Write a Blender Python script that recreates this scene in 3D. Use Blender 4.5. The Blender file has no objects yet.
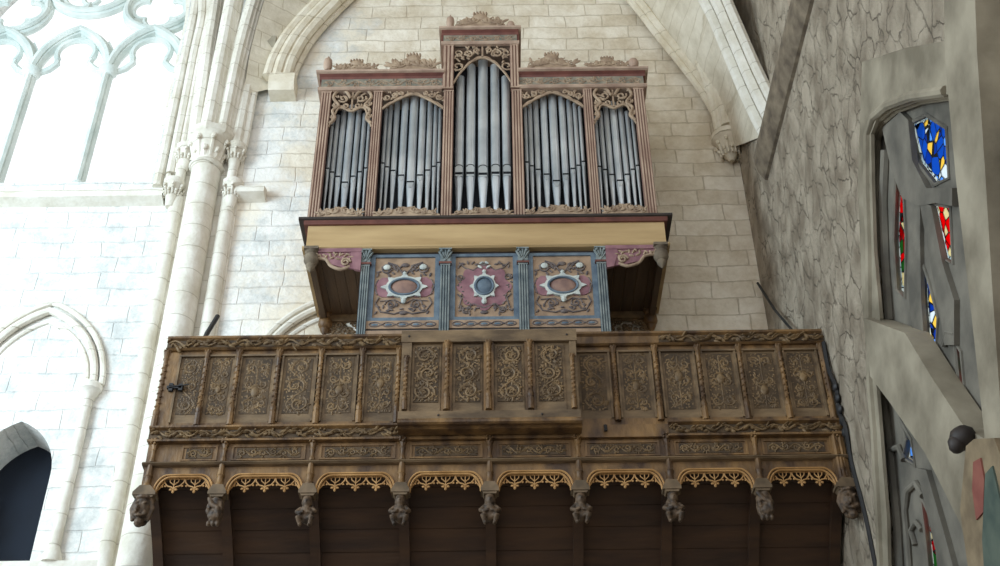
import bpy, math, random
from mathutils import Vector, Matrix
from mathutils.geometry import tessellate_polygon
S = bpy.context.scene
C = S.collection
PI = math.pi

# ------------------------------------------------------------------ camera, sky, lamps, exposure
TH = math.radians(36.65); RO = math.radians(0.65); FPX = 1200.0
R0 = Vector((1, 0, 0)); F0 = Vector((0, math.cos(TH), math.sin(TH))); U0 = Vector((0, -math.sin(TH), math.cos(TH)))
cr = R0*math.cos(RO) - U0*math.sin(RO); cu = R0*math.sin(RO) + U0*math.cos(RO)
cam = bpy.data.cameras.new('camera'); cam.lens = FPX*36/1000; cam.sensor_width = 36
camo = bpy.data.objects.new('camera', cam); C.objects.link(camo)
m = Matrix((cr, cu, -F0)).transposed().to_4x4(); m.translation = Vector((0, 0, 1.6)); camo.matrix_world = m
cam.clip_end = 200
S.camera = camo
w = bpy.data.worlds.new('sky'); S.world = w; w.use_nodes = True
bg = w.node_tree.nodes['Background']; bg.inputs[0].default_value = (0.93, 0.97, 1.0, 1); bg.inputs[1].default_value = 1.2
def area(name, loc, target, sx, sy, power, col):
    l = bpy.data.lights.new(name, 'AREA'); l.shape = 'RECTANGLE'; l.size = sx; l.size_y = sy; l.energy = power; l.color = col
    o = bpy.data.objects.new(name, l); C.objects.link(o); o.location = loc
    o.rotation_euler = (Vector(target)-Vector(loc)).to_track_quat('-Z', 'Y').to_euler(); return o
area('nave_window_light', (-11, 5.5, 10.5), (-4, 12.6, 10.5), 4, 7, 1050, (0.66, 0.86, 1.0))
S.view_settings.view_transform = 'Standard'; S.view_settings.look = 'None'
S.view_settings.exposure = 0.12; S.view_settings.gamma = 1; S.view_settings.use_curve_mapping = False

def ray(px, py):
    u = (px-500)/FPX; v = (283-py)/FPX
    return cr*u + cu*v + F0
def on_wall(px, py, X):            # photo measurement -> (y, z) on the side wall plane x = X
    r = ray(px, py); t = X/r.x
    return (r.y*t, 1.6+r.z*t)
def on_front(px, py, Y):           # photo measurement -> (x, z) on a plane parallel to the end wall
    r = ray(px, py); t = Y/r.y
    return (r.x*t, 1.6+r.z*t)

# ------------------------------------------------------------------ materials
def lin(c): return tuple(((x/255)/12.92 if x/255 <= .04045 else ((x/255+.055)/1.055)**2.4) for x in c)
def mat(name, c1, c2=None, scale=6, rough=.7, bump=.0, metal=0, stretch=(1, 1, 1), detail=6, bscale=None, lo=.35, hi=.65):
    M = bpy.data.materials.new(name); M.use_nodes = True; nt = M.node_tree; N = nt.nodes; L = nt.links
    b = N['Principled BSDF']; b.inputs['Roughness'].default_value = rough; b.inputs['Metallic'].default_value = metal
    tc = N.new('ShaderNodeTexCoord'); mp = N.new('ShaderNodeMapping'); mp.inputs['Scale'].default_value = stretch
    geo = N.new('ShaderNodeNewGeometry'); L.new(geo.outputs['Position'], mp.inputs['Vector'])
    ns = N.new('ShaderNodeTexNoise'); ns.inputs['Scale'].default_value = scale; ns.inputs['Detail'].default_value = detail
    L.new(mp.outputs[0], ns.inputs['Vector'])
    r = N.new('ShaderNodeValToRGB'); L.new(ns.outputs[0], r.inputs[0])
    r.color_ramp.elements[0].position = lo; r.color_ramp.elements[1].position = hi
    r.color_ramp.elements[0].color = (*lin(c1), 1); r.color_ramp.elements[1].color = (*lin(c2 or c1), 1)
    L.new(r.outputs[0], b.inputs['Base Color'])
    if bump:
        n2 = N.new('ShaderNodeTexNoise'); n2.inputs['Scale'].default_value = bscale or scale*4; n2.inputs['Detail'].default_value = 8
        L.new(mp.outputs[0], n2.inputs['Vector'])
        bp = N.new('ShaderNodeBump'); bp.inputs['Strength'].default_value = bump; bp.inputs['Distance'].default_value = .03
        L.new(n2.outputs[0], bp.inputs['Height']); L.new(bp.outputs[0], b.inputs['Normal'])
    M['_'] = 1
    return M
def stone_blocks(name, c1, c2, cm, bw, bh, axis='xz', mortar=.012, bump=.5, c3=None):
    M = bpy.data.materials.new(name); M.use_nodes = True; nt = M.node_tree; N = nt.nodes; L = nt.links
    b = N['Principled BSDF']; b.inputs['Roughness'].default_value = .9
    geo = N.new('ShaderNodeNewGeometry'); sp = N.new('ShaderNodeSeparateXYZ'); cb = N.new('ShaderNodeCombineXYZ')
    # gentle wobble of the joints
    nw = N.new('ShaderNodeTexNoise'); nw.inputs['Scale'].default_value = 1.6; nw.inputs['Detail'].default_value = 3
    L.new(geo.outputs['Position'], nw.inputs['Vector'])
    vm = N.new('ShaderNodeVectorMath'); vm.operation = 'MULTIPLY_ADD'
    L.new(nw.outputs['Color'], vm.inputs[0]); vm.inputs[1].default_value = (.11, .11, .11); L.new(geo.outputs['Position'], vm.inputs[2])
    L.new(vm.outputs[0], sp.inputs[0])
    L.new(sp.outputs['X' if axis == 'xz' else 'Y'], cb.inputs['X']); L.new(sp.outputs['Z'], cb.inputs['Y'])
    br = N.new('ShaderNodeTexBrick'); br.inputs['Scale'].default_value = 1; br.inputs['Brick Width'].default_value = bw
    br.inputs['Row Height'].default_value = bh; br.inputs['Mortar Size'].default_value = mortar; br.inputs['Mortar Smooth'].default_value = .8; br.squash = 1.45; br.squash_frequency = 3; br.offset = .42; br.offset_frequency = 2
    br.inputs['Color1'].default_value = (*lin(c1), 1); br.inputs['Color2'].default_value = (*lin(c2), 1); br.inputs['Mortar'].default_value = (*lin(cm), 1)
    L.new(cb.outputs[0], br.inputs['Vector'])
    ns = N.new('ShaderNodeTexNoise'); ns.inputs['Scale'].default_value = 2.2; ns.inputs['Detail'].default_value = 9; ns.inputs['Roughness'].default_value = .7
    L.new(geo.outputs['Position'], ns.inputs['Vector'])
    r = N.new('ShaderNodeValToRGB'); L.new(ns.outputs[0], r.inputs[0]); r.color_ramp.elements[0].position = .36; r.color_ramp.elements[1].position = .62
    c3 = c3 or tuple(int(x*.86) for x in c1)
    r.color_ramp.elements[0].color = (*lin(c3), 1); r.color_ramp.elements[1].color = (1, 1, 1, 1)
    mx = N.new('ShaderNodeMix'); mx.data_type = 'RGBA'; mx.blend_type = 'MULTIPLY'; mx.inputs['Factor'].default_value = .55
    L.new(br.outputs['Color'], mx.inputs['A']); L.new(r.outputs[0], mx.inputs['B']); L.new(mx.outputs['Result'], b.inputs['Base Color'])
    n2 = N.new('ShaderNodeTexNoise'); n2.inputs['Scale'].default_value = 14; n2.inputs['Detail'].default_value = 8; L.new(geo.outputs['Position'], n2.inputs['Vector'])
    ad = N.new('ShaderNodeMath'); ad.operation = 'MULTIPLY_ADD'; L.new(br.outputs['Fac'], ad.inputs[0]); ad.inputs[1].default_value = -1.0; L.new(n2.outputs[0], ad.inputs[2])
    bp = N.new('ShaderNodeBump'); bp.inputs['Strength'].default_value = bump; bp.inputs['Distance'].default_value = .03
    L.new(ad.outputs[0], bp.inputs['Height']); L.new(bp.outputs[0], b.inputs['Normal'])
    return M
def rubble(name, c1, c2):
    M = mat(name, c1, c2, scale=2.6, rough=.95, detail=10); nt = M.node_tree; N = nt.nodes; L = nt.links; b = N['Principled BSDF']
    geo = N.new('ShaderNodeNewGeometry'); mp = N.new('ShaderNodeMapping'); mp.inputs['Rotation'].default_value = (.35, 0, 0); mp.inputs['Scale'].default_value = (1, 1.1, .8)
    L.new(geo.outputs['Position'], mp.inputs[0])
    ns = N.new('ShaderNodeTexNoise'); ns.inputs['Scale'].default_value = 3; ns.inputs['Detail'].default_value = 6; L.new(mp.outputs[0], ns.inputs['Vector'])
    va = N.new('ShaderNodeVectorMath'); va.operation = 'MULTIPLY_ADD'; va.inputs[1].default_value = (.45, .45, .45); L.new(ns.outputs['Color'], va.inputs[0]); L.new(mp.outputs[0], va.inputs[2])
    vo = N.new('ShaderNodeTexVoronoi'); vo.inputs['Scale'].default_value = 3.4; L.new(va.outputs[0], vo.inputs['Vector'])
    ve = N.new('ShaderNodeTexVoronoi'); ve.feature = 'DISTANCE_TO_EDGE'; ve.inputs['Scale'].default_value = 3.4; L.new(va.outputs[0], ve.inputs['Vector'])
    er = N.new('ShaderNodeValToRGB'); L.new(ve.outputs['Distance'], er.inputs[0]); er.color_ramp.elements[0].color = (0, 0, 0, 1); er.color_ramp.elements[1].position = .045
    n2 = N.new('ShaderNodeTexNoise'); n2.inputs['Scale'].default_value = 8; n2.inputs['Detail'].default_value = 10; n2.inputs['Roughness'].default_value = .72; L.new(mp.outputs[0], n2.inputs['Vector'])
    ad = N.new('ShaderNodeMath'); ad.operation = 'MULTIPLY_ADD'; L.new(vo.outputs['Distance'], ad.inputs[0]); ad.inputs[1].default_value = -.5; L.new(n2.outputs[0], ad.inputs[2])
    a2 = N.new('ShaderNodeMath'); a2.operation = 'MULTIPLY_ADD'; L.new(er.outputs[0], a2.inputs[0]); a2.inputs[1].default_value = .3; L.new(ad.outputs[0], a2.inputs[2])
    bp = N.new('ShaderNodeBump'); bp.inputs['Strength'].default_value = .9; bp.inputs['Distance'].default_value = .09
    L.new(a2.outputs[0], bp.inputs['Height']); L.new(bp.outputs[0], b.inputs['Normal'])
    # earth-coloured joints, broken up by noise
    src = b.inputs['Base Color'].links[0].from_socket
    mx = N.new('ShaderNodeMix'); mx.data_type = 'RGBA'; mx.inputs['A'].default_value = (*lin((118, 107, 90)), 1); L.new(src, mx.inputs['B'])
    mn = N.new('ShaderNodeMath'); mn.operation = 'MAXIMUM'; L.new(er.outputs[0], mn.inputs[0])
    nr = N.new('ShaderNodeValToRGB'); L.new(ns.outputs[0], nr.inputs[0]); nr.color_ramp.elements[0].position = .42; nr.color_ramp.elements[1].position = .52; L.new(nr.outputs[0], mn.inputs[1])
    L.new(mn.outputs[0], mx.inputs['Factor']); L.new(mx.outputs['Result'], b.inputs['Base Color'])
    return M
M = {}
M['wall'] = stone_blocks('limestone_blocks', (240, 231, 214), (226, 215, 195), (218, 206, 185), .56, .262, c3=(196, 180, 152), bump=.6)
def whiten_left(Mt, edge):  # blends mottled grey-white over the blocks towards low x
    nt = Mt.node_tree; N = nt.nodes; L = nt.links; b = N['Principled BSDF']; src = b.inputs['Base Color'].links[0].from_socket
    geo = N.new('ShaderNodeNewGeometry'); sp = N.new('ShaderNodeSeparateXYZ'); L.new(geo.outputs['Position'], sp.inputs[0])
    ns = N.new('ShaderNodeTexNoise'); ns.inputs['Scale'].default_value = 1.1; ns.inputs['Detail'].default_value = 10; ns.inputs['Roughness'].default_value = .68; L.new(geo.outputs['Position'], ns.inputs['Vector'])
    ma = N.new('ShaderNodeMath'); ma.operation = 'MULTIPLY_ADD'; L.new(ns.outputs[0], ma.inputs[0]); ma.inputs[1].default_value = 7.0; L.new(sp.outputs['X'], ma.inputs[2])
    mr = N.new('ShaderNodeMapRange'); mr.inputs['From Min'].default_value = edge+3.1; mr.inputs['From Max'].default_value = edge+4.3; mr.inputs['To Min'].default_value = .72; mr.inputs['To Max'].default_value = 0
    L.new(ma.outputs[0], mr.inputs['Value'])
    n2 = N.new('ShaderNodeTexNoise'); n2.inputs['Scale'].default_value = 2.6; n2.inputs['Detail'].default_value = 12; n2.inputs['Roughness'].default_value = .75; L.new(geo.outputs['Position'], n2.inputs['Vector'])
    cr_ = N.new('ShaderNodeValToRGB'); L.new(n2.outputs[0], cr_.inputs[0]); cr_.color_ramp.elements[0].position = .38; cr_.color_ramp.elements[1].position = .56
    cr_.color_ramp.elements[0].color = (*lin((190, 198, 200)), 1); cr_.color_ramp.elements[1].color = (*lin((243, 243, 240)), 1)
    mx = N.new('ShaderNodeMix'); mx.data_type = 'RGBA'; L.new(mr.outputs[0], mx.inputs['Factor']); L.new(src, mx.inputs['A']); L.new(cr_.outputs[0], mx.inputs['B']); L.new(mx.outputs['Result'], b.inputs['Base Color'])
whiten_left(M['wall'], -3.0)
M['rubble'] = rubble('rough_grey_rubble', (144, 130, 111), (194, 180, 159))
M['pale'] = stone_blocks('pale_dressed_stone', (236, 231, 220), (230, 225, 213), (196, 188, 172), 60, .37, c3=(205, 198, 180), mortar=.008, bump=.4)
M['trac'] = mat('tracery_limestone', (196, 206, 200), (222, 228, 222), scale=3, rough=.9, bump=.15, bscale=12)  # cool tint puts the backlit window glow into the stone colour
M['warm'] = stone_blocks('warm_vault_stone', (232, 224, 206), (226, 216, 196), (190, 178, 154), 60, .42, c3=(206, 192, 164), mortar=.008, bump=.4)
M['web'] = stone_blocks('vault_web_stone', (226, 217, 198), (220, 210, 190), (206, 194, 172), .5, .25, bump=.3)
M['grey'] = mat('grey_dressed_stone', (116, 107, 90), (162, 152, 132), scale=2.0, rough=.92, bump=.3, bscale=9)
M['course'] = mat('weathered_string_stone', (92, 80, 66), (134, 120, 100), scale=6, rough=.92, bump=.4, bscale=12)
M['boards'] = mat('brown_overhang_boards', (70, 52, 34), (94, 72, 48), scale=4, rough=.7, bump=.2, stretch=(2, .3, 1))
M['relief'] = mat('brown_relief_stone', (112, 96, 74), (146, 128, 100), scale=5, rough=.9)
M['dgrey'] = mat('dark_tracery_stone', (90, 86, 78), (126, 120, 108), scale=2.5, rough=.92, bump=.3, bscale=9)
M['oak'] = mat('weathered_oak', (70, 48, 28), (136, 102, 60), scale=6, rough=.55, bump=.3, stretch=(1, 1, .45), bscale=30)
M['oakd'] = mat('carved_oak', (88, 68, 44), (132, 106, 72), scale=7, rough=.6, bump=.2, bscale=40)
M['oakg'] = mat('grey_bleached_oak', (84, 66, 46), (132, 108, 78), scale=7, rough=.7, bump=.3, stretch=(.4, 1, 1), bscale=30)
M['ground'] = mat('shaded_grimy_ground', (62, 48, 33), (90, 71, 49), scale=9, rough=.8)  # recess shade and grime both darkened into the colour
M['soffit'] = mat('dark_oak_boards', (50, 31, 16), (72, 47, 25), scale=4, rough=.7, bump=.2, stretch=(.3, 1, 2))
M['case'] = mat('rosy_brown_painted_wood', (156, 128, 110), (186, 160, 138), scale=5, rough=.65, bump=.2, stretch=(1, 1, .5), bscale=30)
M['groove'] = mat('red_brown_flutes', (116, 84, 72), (134, 102, 88), scale=5, rough=.7)
M['fret'] = mat('tan_carved_fretwork', (140, 116, 94), (174, 150, 124), scale=9, rough=.65, bump=.2, bscale=40)
M['gfrieze'] = mat('grey_green_frieze', (112, 110, 98), (146, 136, 118), scale=9, rough=.7, bump=.2, bscale=40)
M['tanwood'] = mat('honey_tan_wood', (166, 136, 92), (192, 162, 116), scale=2.5, rough=.6, bump=.15, stretch=(.3, 1, 2), bscale=30)
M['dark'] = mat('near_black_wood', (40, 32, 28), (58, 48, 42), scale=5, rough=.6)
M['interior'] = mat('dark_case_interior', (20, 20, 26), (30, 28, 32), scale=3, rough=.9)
M['redbrown'] = mat('dark_red_moulding', (92, 50, 42), (116, 68, 56), scale=6, rough=.6)
M['tin'] = mat('tin_pipe_metal', (178, 184, 188), (214, 217, 218), scale=2, rough=.3, metal=.62, detail=4, bump=.05, bscale=20)
M['slot'] = mat('pipe_mouth_black', (12, 13, 18), rough=.9)
M['blue'] = mat('faded_blue_paint', (78, 92, 106), (106, 120, 130), scale=8, rough=.7, bump=.15, bscale=40)
M['bluegrey'] = mat('blue_grey_fluted_paint', (98, 108, 110), (136, 142, 138), scale=7, rough=.7, bump=.15, bscale=40)
M['bgroove'] = mat('dark_blue_flutes', (62, 74, 84), (80, 92, 100), scale=7, rough=.7)
M['pink'] = mat('dusty_pink_paint', (122, 82, 90), (150, 108, 112), scale=8, rough=.7)
M['tanpaint'] = mat('salmon_tan_paint', (134, 110, 88), (166, 138, 112), scale=8, rough=.7)
M['scroll'] = mat('dark_scroll_paint', (76, 68, 70), (120, 106, 98), scale=14, rough=.7)
M['white'] = mat('off_white_paint', (168, 174, 170), (204, 206, 196), scale=10, rough=.7)
M['boss'] = mat('brown_boss', (120, 92, 84), (150, 118, 102), scale=9, rough=.6)
M['iron'] = mat('black_iron', (26, 26, 28), (40, 38, 38), scale=9, rough=.6)
M['figure'] = mat('dark_carved_oak_figure', (50, 38, 28), (104, 82, 60), scale=16, rough=.65, bump=.2, bscale=50)
M['figst'] = mat('figure_abacus', (84, 68, 48), (122, 100, 74), scale=8, rough=.7)
M['lace'] = mat('golden_oak_tracery', (150, 108, 58), (184, 140, 86), scale=6, rough=.6)
M['floor'] = mat('dark_floor_flags', (62, 56, 50), (84, 76, 66), scale=1, rough=.9)
M['ceil'] = mat('vault_plaster', (150, 140, 122), (170, 160, 140), scale=1, rough=.9)
M['void'] = mat('dark_window_glass', (8, 16, 28), (14, 24, 38), scale=2, rough=.9)
M['redp'] = mat('faded_red_paint', (120, 62, 54), (140, 84, 70), scale=6, rough=.8)
M['greenp'] = mat('faded_green_paint', (62, 76, 68), (86, 96, 84), scale=6, rough=.8)
def glassmat(name, cols, seed):
    Mt = bpy.data.materials.new(name); Mt.use_nodes = True; nt = Mt.node_tree; N = nt.nodes; L = nt.links
    N.remove(N['Principled BSDF']); out = N['Material Output']
    geo = N.new('ShaderNodeNewGeometry'); mp = N.new('ShaderNodeMapping'); mp.inputs['Location'].default_value = (seed, seed*2, 0)
    L.new(geo.outputs['Position'], mp.inputs[0])
    vo = N.new('ShaderNodeTexVoronoi'); vo.inputs['Scale'].default_value = 9; L.new(mp.outputs[0], vo.inputs['Vector'])
    sp = N.new('ShaderNodeSeparateColor'); L.new(vo.outputs['Color'], sp.inputs[0])
    r = N.new('ShaderNodeValToRGB'); r.color_ramp.interpolation = 'CONSTANT'; L.new(sp.outputs[0], r.inputs[0])
    els = r.color_ramp.elements
    for i, (p, c) in enumerate(cols):
        e = els[i] if i < 2 else els.new(p)
        e.position = p; e.color = (*lin(c), 1)
    ve = N.new('ShaderNodeTexVoronoi'); ve.feature = 'DISTANCE_TO_EDGE'; ve.inputs['Scale'].default_value = 9; L.new(mp.outputs[0], ve.inputs['Vector'])
    gt = N.new('ShaderNodeMath'); gt.operation = 'GREATER_THAN'; gt.inputs[1].default_value = .035; L.new(ve.outputs['Distance'], gt.inputs[0])
    tr = N.new('ShaderNodeBsdfTranslucent'); L.new(r.outputs[0], tr.inputs[0])
    tp = N.new('ShaderNodeBsdfTransparent'); L.new(r.outputs[0], tp.inputs[0])
    m1 = N.new('ShaderNodeMixShader'); m1.inputs[0].default_value = .5; L.new(tr.outputs[0], m1.inputs[1]); L.new(tp.outputs[0], m1.inputs[2])
    df = N.new('ShaderNodeBsdfDiffuse'); df.inputs[0].default_value = (.02, .02, .02, 1)
    m2 = N.new('ShaderNodeMixShader'); L.new(gt.outputs[0], m2.inputs[0]); L.new(df.outputs[0], m2.inputs[1]); L.new(m1.outputs[0], m2.inputs[2])
    L.new(m2.outputs[0], out.inputs[0]); return Mt
M['gblue'] = glassmat('blue_stained_glass', [(0, (80, 140, 215)), (.26, (150, 200, 255)), (.44, (250, 225, 140)), (.58, (70, 120, 200)), (.8, (235, 242, 245))], 3)
M['gred'] = glassmat('red_stained_glass', [(0, (235, 40, 50)), (.4, (205, 25, 40)), (.65, (235, 225, 190)), (.78, (190, 24, 34)), (.93, (90, 150, 90))], 7)
M['gwhite'] = glassmat('white_border_glass', [(0, (225, 232, 230)), (.5, (200, 212, 215))], 1)
M['clear'] = bpy.data.materials.new('clear_window_glass'); M['clear'].use_nodes = True
_n = M['clear'].node_tree; _n.nodes.remove(_n.nodes['Principled BSDF']); _t = _n.nodes.new('ShaderNodeBsdfTransparent'); _t.inputs[0].default_value = (1, 1, 1, 1)
_n.links.new(_t.outputs[0], _n.nodes['Material Output'].inputs[0])

# ------------------------------------------------------------------ mesh builder
class MB:
    def __init__(s): s.v = []; s.f = []
    def add(s, v, f):
        n = len(s.v); s.v += [tuple(p) for p in v]; s.f += [tuple(i+n for i in q) for q in f]; return s
    def box(s, x0, x1, y0, y1, z0, z1):
        v = [(x0,y0,z0),(x1,y0,z0),(x1,y1,z0),(x0,y1,z0),(x0,y0,z1),(x1,y0,z1),(x1,y1,z1),(x0,y1,z1)]
        return s.add(v, [(0,3,2,1),(4,5,6,7),(0,1,5,4),(1,2,6,5),(2,3,7,6),(3,0,4,7)])
    def prism(s, loops, d0, d1, axis='y'):
        if not isinstance(loops[0][0], (tuple, list)): loops = [loops]
        ls = [[Vector((a, b, 0)) for a, b in l] for l in loops]
        tri = tessellate_polygon(ls)
        flat = [p for l in ls for p in l]; n = len(flat)
        def mk(p, d):
            return (p.x, d, p.y) if axis == 'y' else ((d, p.x, p.y) if axis == 'x' else (p.x, p.y, d))
        v = [mk(p, d0) for p in flat]+[mk(p, d1) for p in flat]
        f = [tuple(t) for t in tri]+[tuple(i+n for i in reversed(t)) for t in tri]
        k = 0
        for l in ls:
            m_ = len(l)
            for i in range(m_):
                a, b = k+i, k+(i+1) % m_; f.append((a, b, b+n, a+n))
            k += m_
        return s.add(v, f)
    def tube(s, pts, r, n=6, cap=True):
        pts = [Vector(p) for p in pts]; m_ = len(pts)
        rr = r if isinstance(r, (list, tuple)) else [r]*m_
        v = []; up = None
        for i, p in enumerate(pts):
            t = (pts[min(i+1, m_-1)]-pts[max(i-1, 0)])
            t = t.normalized() if t.length > 1e-9 else Vector((0, 0, 1))
            if up is None: up = t.orthogonal().normalized()
            up = up - t*up.dot(t); up = up.normalized() if up.length > 1e-6 else t.orthogonal().normalized()
            sd = t.cross(up)
            for k in range(n):
                a = 2*PI*k/n; v.append(p+(up*math.cos(a)+sd*math.sin(a))*rr[i])
        f = [(i*n+k, i*n+(k+1) % n, (i+1)*n+(k+1) % n, (i+1)*n+k) for i in range(m_-1) for k in range(n)]
        if cap: f += [tuple(reversed(range(n))), tuple((m_-1)*n+k for k in range(n))]
        return s.add(v, f)
    def ell(s, c, rx, ry, rz, ang=0, seg=8, rings=5):
        v = [(0, 0, 1)]; 
        for i in range(1, rings):
            a = PI*i/rings
            for k in range(seg):
                b = 2*PI*k/seg; v.append((math.sin(a)*math.cos(b), math.sin(a)*math.sin(b), math.cos(a)))
        v.append((0, 0, -1)); ca, sa = math.cos(ang), math.sin(ang)
        vv = []
        for x, y, z in v:
            x *= rx; y *= ry; z *= rz
            vv.append((c[0]+x*ca-z*sa, c[1]+y, c[2]+x*sa+z*ca))
        f = [(0, 1+(k+1) % seg, 1+k)[::-1] for k in range(seg)]
        for i in range(rings-2):
            for k in range(seg):
                a, b = 1+i*seg+k, 1+i*seg+(k+1) % seg; f.append((a, a+seg, b+seg, b))
        last = len(v)-1; o = 1+(rings-2)*seg
        f += [(last, o+(k+1) % seg, o+k)[::-1] for k in range(seg)]
        return s.add(vv, f)
    def lathe(s, c, prof, n=16, a0=0, a1=2*PI):
        v = []; full = abs(a1-a0-2*PI) < 1e-6; m_ = n if full else n+1
        for r, z in prof:
            for k in range(m_):
                a = a0+(a1-a0)*k/n; v.append((c[0]+r*math.cos(a), c[1]+r*math.sin(a), c[2]+z))
        f = []
        for i in range(len(prof)-1):
            for k in range(n):
                b = (k+1) % m_; f.append((i*m_+k, i*m_+b, (i+1)*m_+b, (i+1)*m_+k))
        if full: f += [tuple(reversed(range(n))), tuple((len(prof)-1)*n+k for k in range(n))]
        return s.add(v, f)
    def build(s, name, mt, parent=None, label=None, kind=None, smooth=False, group=None, category=None):
        off = Vector(parent['_o']) if parent is not None else None
        if parent is None:
            xs = [p[0] for p in s.v]; ys = [p[1] for p in s.v]; zs = [p[2] for p in s.v]
            off = Vector(((min(xs)+max(xs))/2, (min(ys)+max(ys))/2, min(zs)))
            if kind == 'structure': off = Vector((0, 0, 0))
        me = bpy.data.meshes.new(name)
        me.from_pydata([Vector(p)-off for p in s.v], [], s.f); me.update()
        import bmesh
        b = bmesh.new(); b.from_mesh(me); bmesh.ops.recalc_face_normals(b, faces=b.faces); b.to_mesh(me); b.free()
        if smooth:
            me.polygons.foreach_set('use_smooth', [True]*len(me.polygons))
            try: me.set_sharp_from_angle(angle=math.radians(40))
            except Exception: pass
        me.materials.append(M[mt] if isinstance(mt, str) else mt)
        o = bpy.data.objects.new(name, me); C.objects.link(o)
        if parent is not None: o.parent = parent
        else: o.location = off
        o['_o'] = tuple(off)
        tag(o, label, category, group, kind)
        return o
def tag(o, label=None, cat=None, group=None, kind=None):
    for k, v in (('label', label), ('category', cat), ('group', group), ('kind', kind)):
        if v: o[k] = v
    return o
def root(name, loc, label, cat, group=None):
    o = bpy.data.objects.new(name, None); C.objects.link(o); o.location = loc; o['_o'] = tuple(loc); o.empty_display_size = .2
    return tag(o, label, cat, group)

# ------------------------------------------------------------------ carving generators (relief stands proud of plane y towards -y)
def spiral(cx, cz, r0, r1, a0, turns, sgn, y, n=16):
    out = []
    for i in range(n+1):
        t = i/n; r = r0+(r1-r0)*t; a = a0+sgn*turns*2*PI*t; out.append((cx+r*math.cos(a), y, cz+r*math.sin(a)))
    return out
def leaf(mb, x, z, l, wd, ang, y, d=.014): mb.ell((x+l*.5*math.cos(ang), y, z+l*.5*math.sin(ang)), l*.5, d, wd*.5, ang, 6, 4)
def carve_vertical(mb, x0, x1, z0, z1, y, seed, t=.010):
    rnd = random.Random(seed); W = x1-x0; H = z1-z0; style = seed % 3; cx = (x0+x1)/2
    g = W/7; nx, nz = 7, max(3, round(H/g))              # small foliage filling the ground
    for i in range(nx):
        for j in range(nz):
            u = x0+(i+.5)*W/nx; v = z0+(j+.5)*H/nz; u += rnd.uniform(-.4, .4)*g; v += rnd.uniform(-.4, .4)*g; a = rnd.uniform(-1, 1)+math.atan2(math.sin(seed+v*17), math.cos(seed*2+abs(u-cx)*40))*(1 if u > cx else -1)
            if x0+t < u < x1-t: mb.tube([(u-g*.4*math.cos(a), y, v-g*.4*math.sin(a)), (u+g*.12*math.sin(a), y-.002, v-g*.12*math.cos(a)), (u+g*.42*math.cos(a), y, v+g*.42*math.sin(a))], [t*.5, t*1.0, t*.45], 4)
    if style == 0:                                   # winding stem with spirals
        n = max(2, round(H/(W*.95))); ch = H/n; ph = rnd.choice((0, 1))
        stem = [(cx+math.sin(i/40*n*PI+ph*PI)*W*.36, y, z0+H*i/40) for i in range(41)]
        mb.tube(stem, t*.9, 5)
        for k in range(n):
            sg = -1 if (k+ph) % 2 else 1; sx = cx-sg*W*.08; sz = z0+ch*(k+.5)
            mb.tube(spiral(sx, sz, W*.36, W*.09, rnd.uniform(0, 6), 1.2, sg, y-.003), [t*1.1]*17, 5)
            for j in range(5): a = j*1.257; mb.ell((sx+.03*W*2*math.cos(a), y-.004, sz+.06*W*math.sin(a)), W*.055, .012, W*.04, a, 6, 4)
            for j in range(9):
                a = rnd.uniform(0, 2*PI); leaf(mb, sx+W*.27*math.cos(a), sz+W*.27*math.sin(a), W*.24, W*.1, a+rnd.uniform(-.7, .7), y)
    else:                                            # candelabra: vase and mirrored scrolls
        mb.tube([(cx, y, z0+H*.04), (cx, y, z1-H*.04)], t*.9, 5)
        n = max(2, round(H/(W*.7))); ch = H/n
        vz = z0+H*rnd.uniform(.3, .6)
        mb.ell((cx, y, vz), W*.17, .026, W*.24, 0, 8, 6); mb.ell((cx, y, vz+W*.25), W*.22, .018, W*.05, 0, 8, 4)
        for k in range(n):
            sz = z0+ch*(k+.5)+rnd.uniform(-.1, .1)*ch; rr = W*rnd.uniform(.17, .23)
            up = rnd.choice((1, -1))
            for sg in (-1, 1):
                mb.tube(spiral(cx+sg*W*.24, sz, rr, W*.05, (PI if sg > 0 else 0), 1.15, sg*up, y-.002, 14), [t]*15, 5)
                for j in range(5):
                    a = rnd.uniform(0, 2*PI) if sg < 0 else a; a2 = a if sg < 0 else PI-a
                    leaf(mb, cx+sg*W*.24+sg*abs(math.cos(a2))*W*.02, sz+math.sin(a2)*W*.2, W*.22, W*.085, a2+(j-2)*.5*sg, y)
                leaf(mb, cx+sg*W*.04, sz-ch*.3, W*.36, W*.08, (PI/2-sg*.9), y)
        if style == 2:
            for j in range(4): mb.tube([(x0+W*(.08+j*.12), y, z0+H*(.02+.02*j)), (x1-W*(.5-j*.13), y, z0+H*.17)], t*.7, 4)
def carve_horizontal(mb, x0, x1, z0, z1, y, seed, t=.008, pitch=None):
    rnd = random.Random(seed); H = z1-z0; L = x1-x0; cz = (z0+z1)/2; pitch = pitch or H*1.1; n = max(2, round(L/pitch)); ch = L/n
    for k in range(n*5): leaf(mb, x0+L*(k+rnd.uniform(.1, .6))/(n*5), cz+rnd.uniform(-.38, .38)*H, H*.3, H*.1, rnd.uniform(0, PI), y, .01)
    N = n*8
    mb.tube([(x0+L*i/N, y, cz+math.sin(i/N*n*PI)*H*.34) for i in range(N+1)], t, 5)
    for k in range(n):
        sg = 1 if k % 2 else -1; sx = x0+ch*(k+.5); sz = cz+sg*H*.08
        mb.tube(spiral(sx, sz, H*.34, H*.08, rnd.uniform(0, 6), 1.1, sg, y-.002, 11), [t]*12, 5)
        for j in range(6):
            a = rnd.uniform(0, 2*PI); leaf(mb, sx+H*.22*math.cos(a), sz+H*.22*math.sin(a), H*.36, H*.13, a+rnd.uniform(-.7, .7), y, .012)
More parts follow.
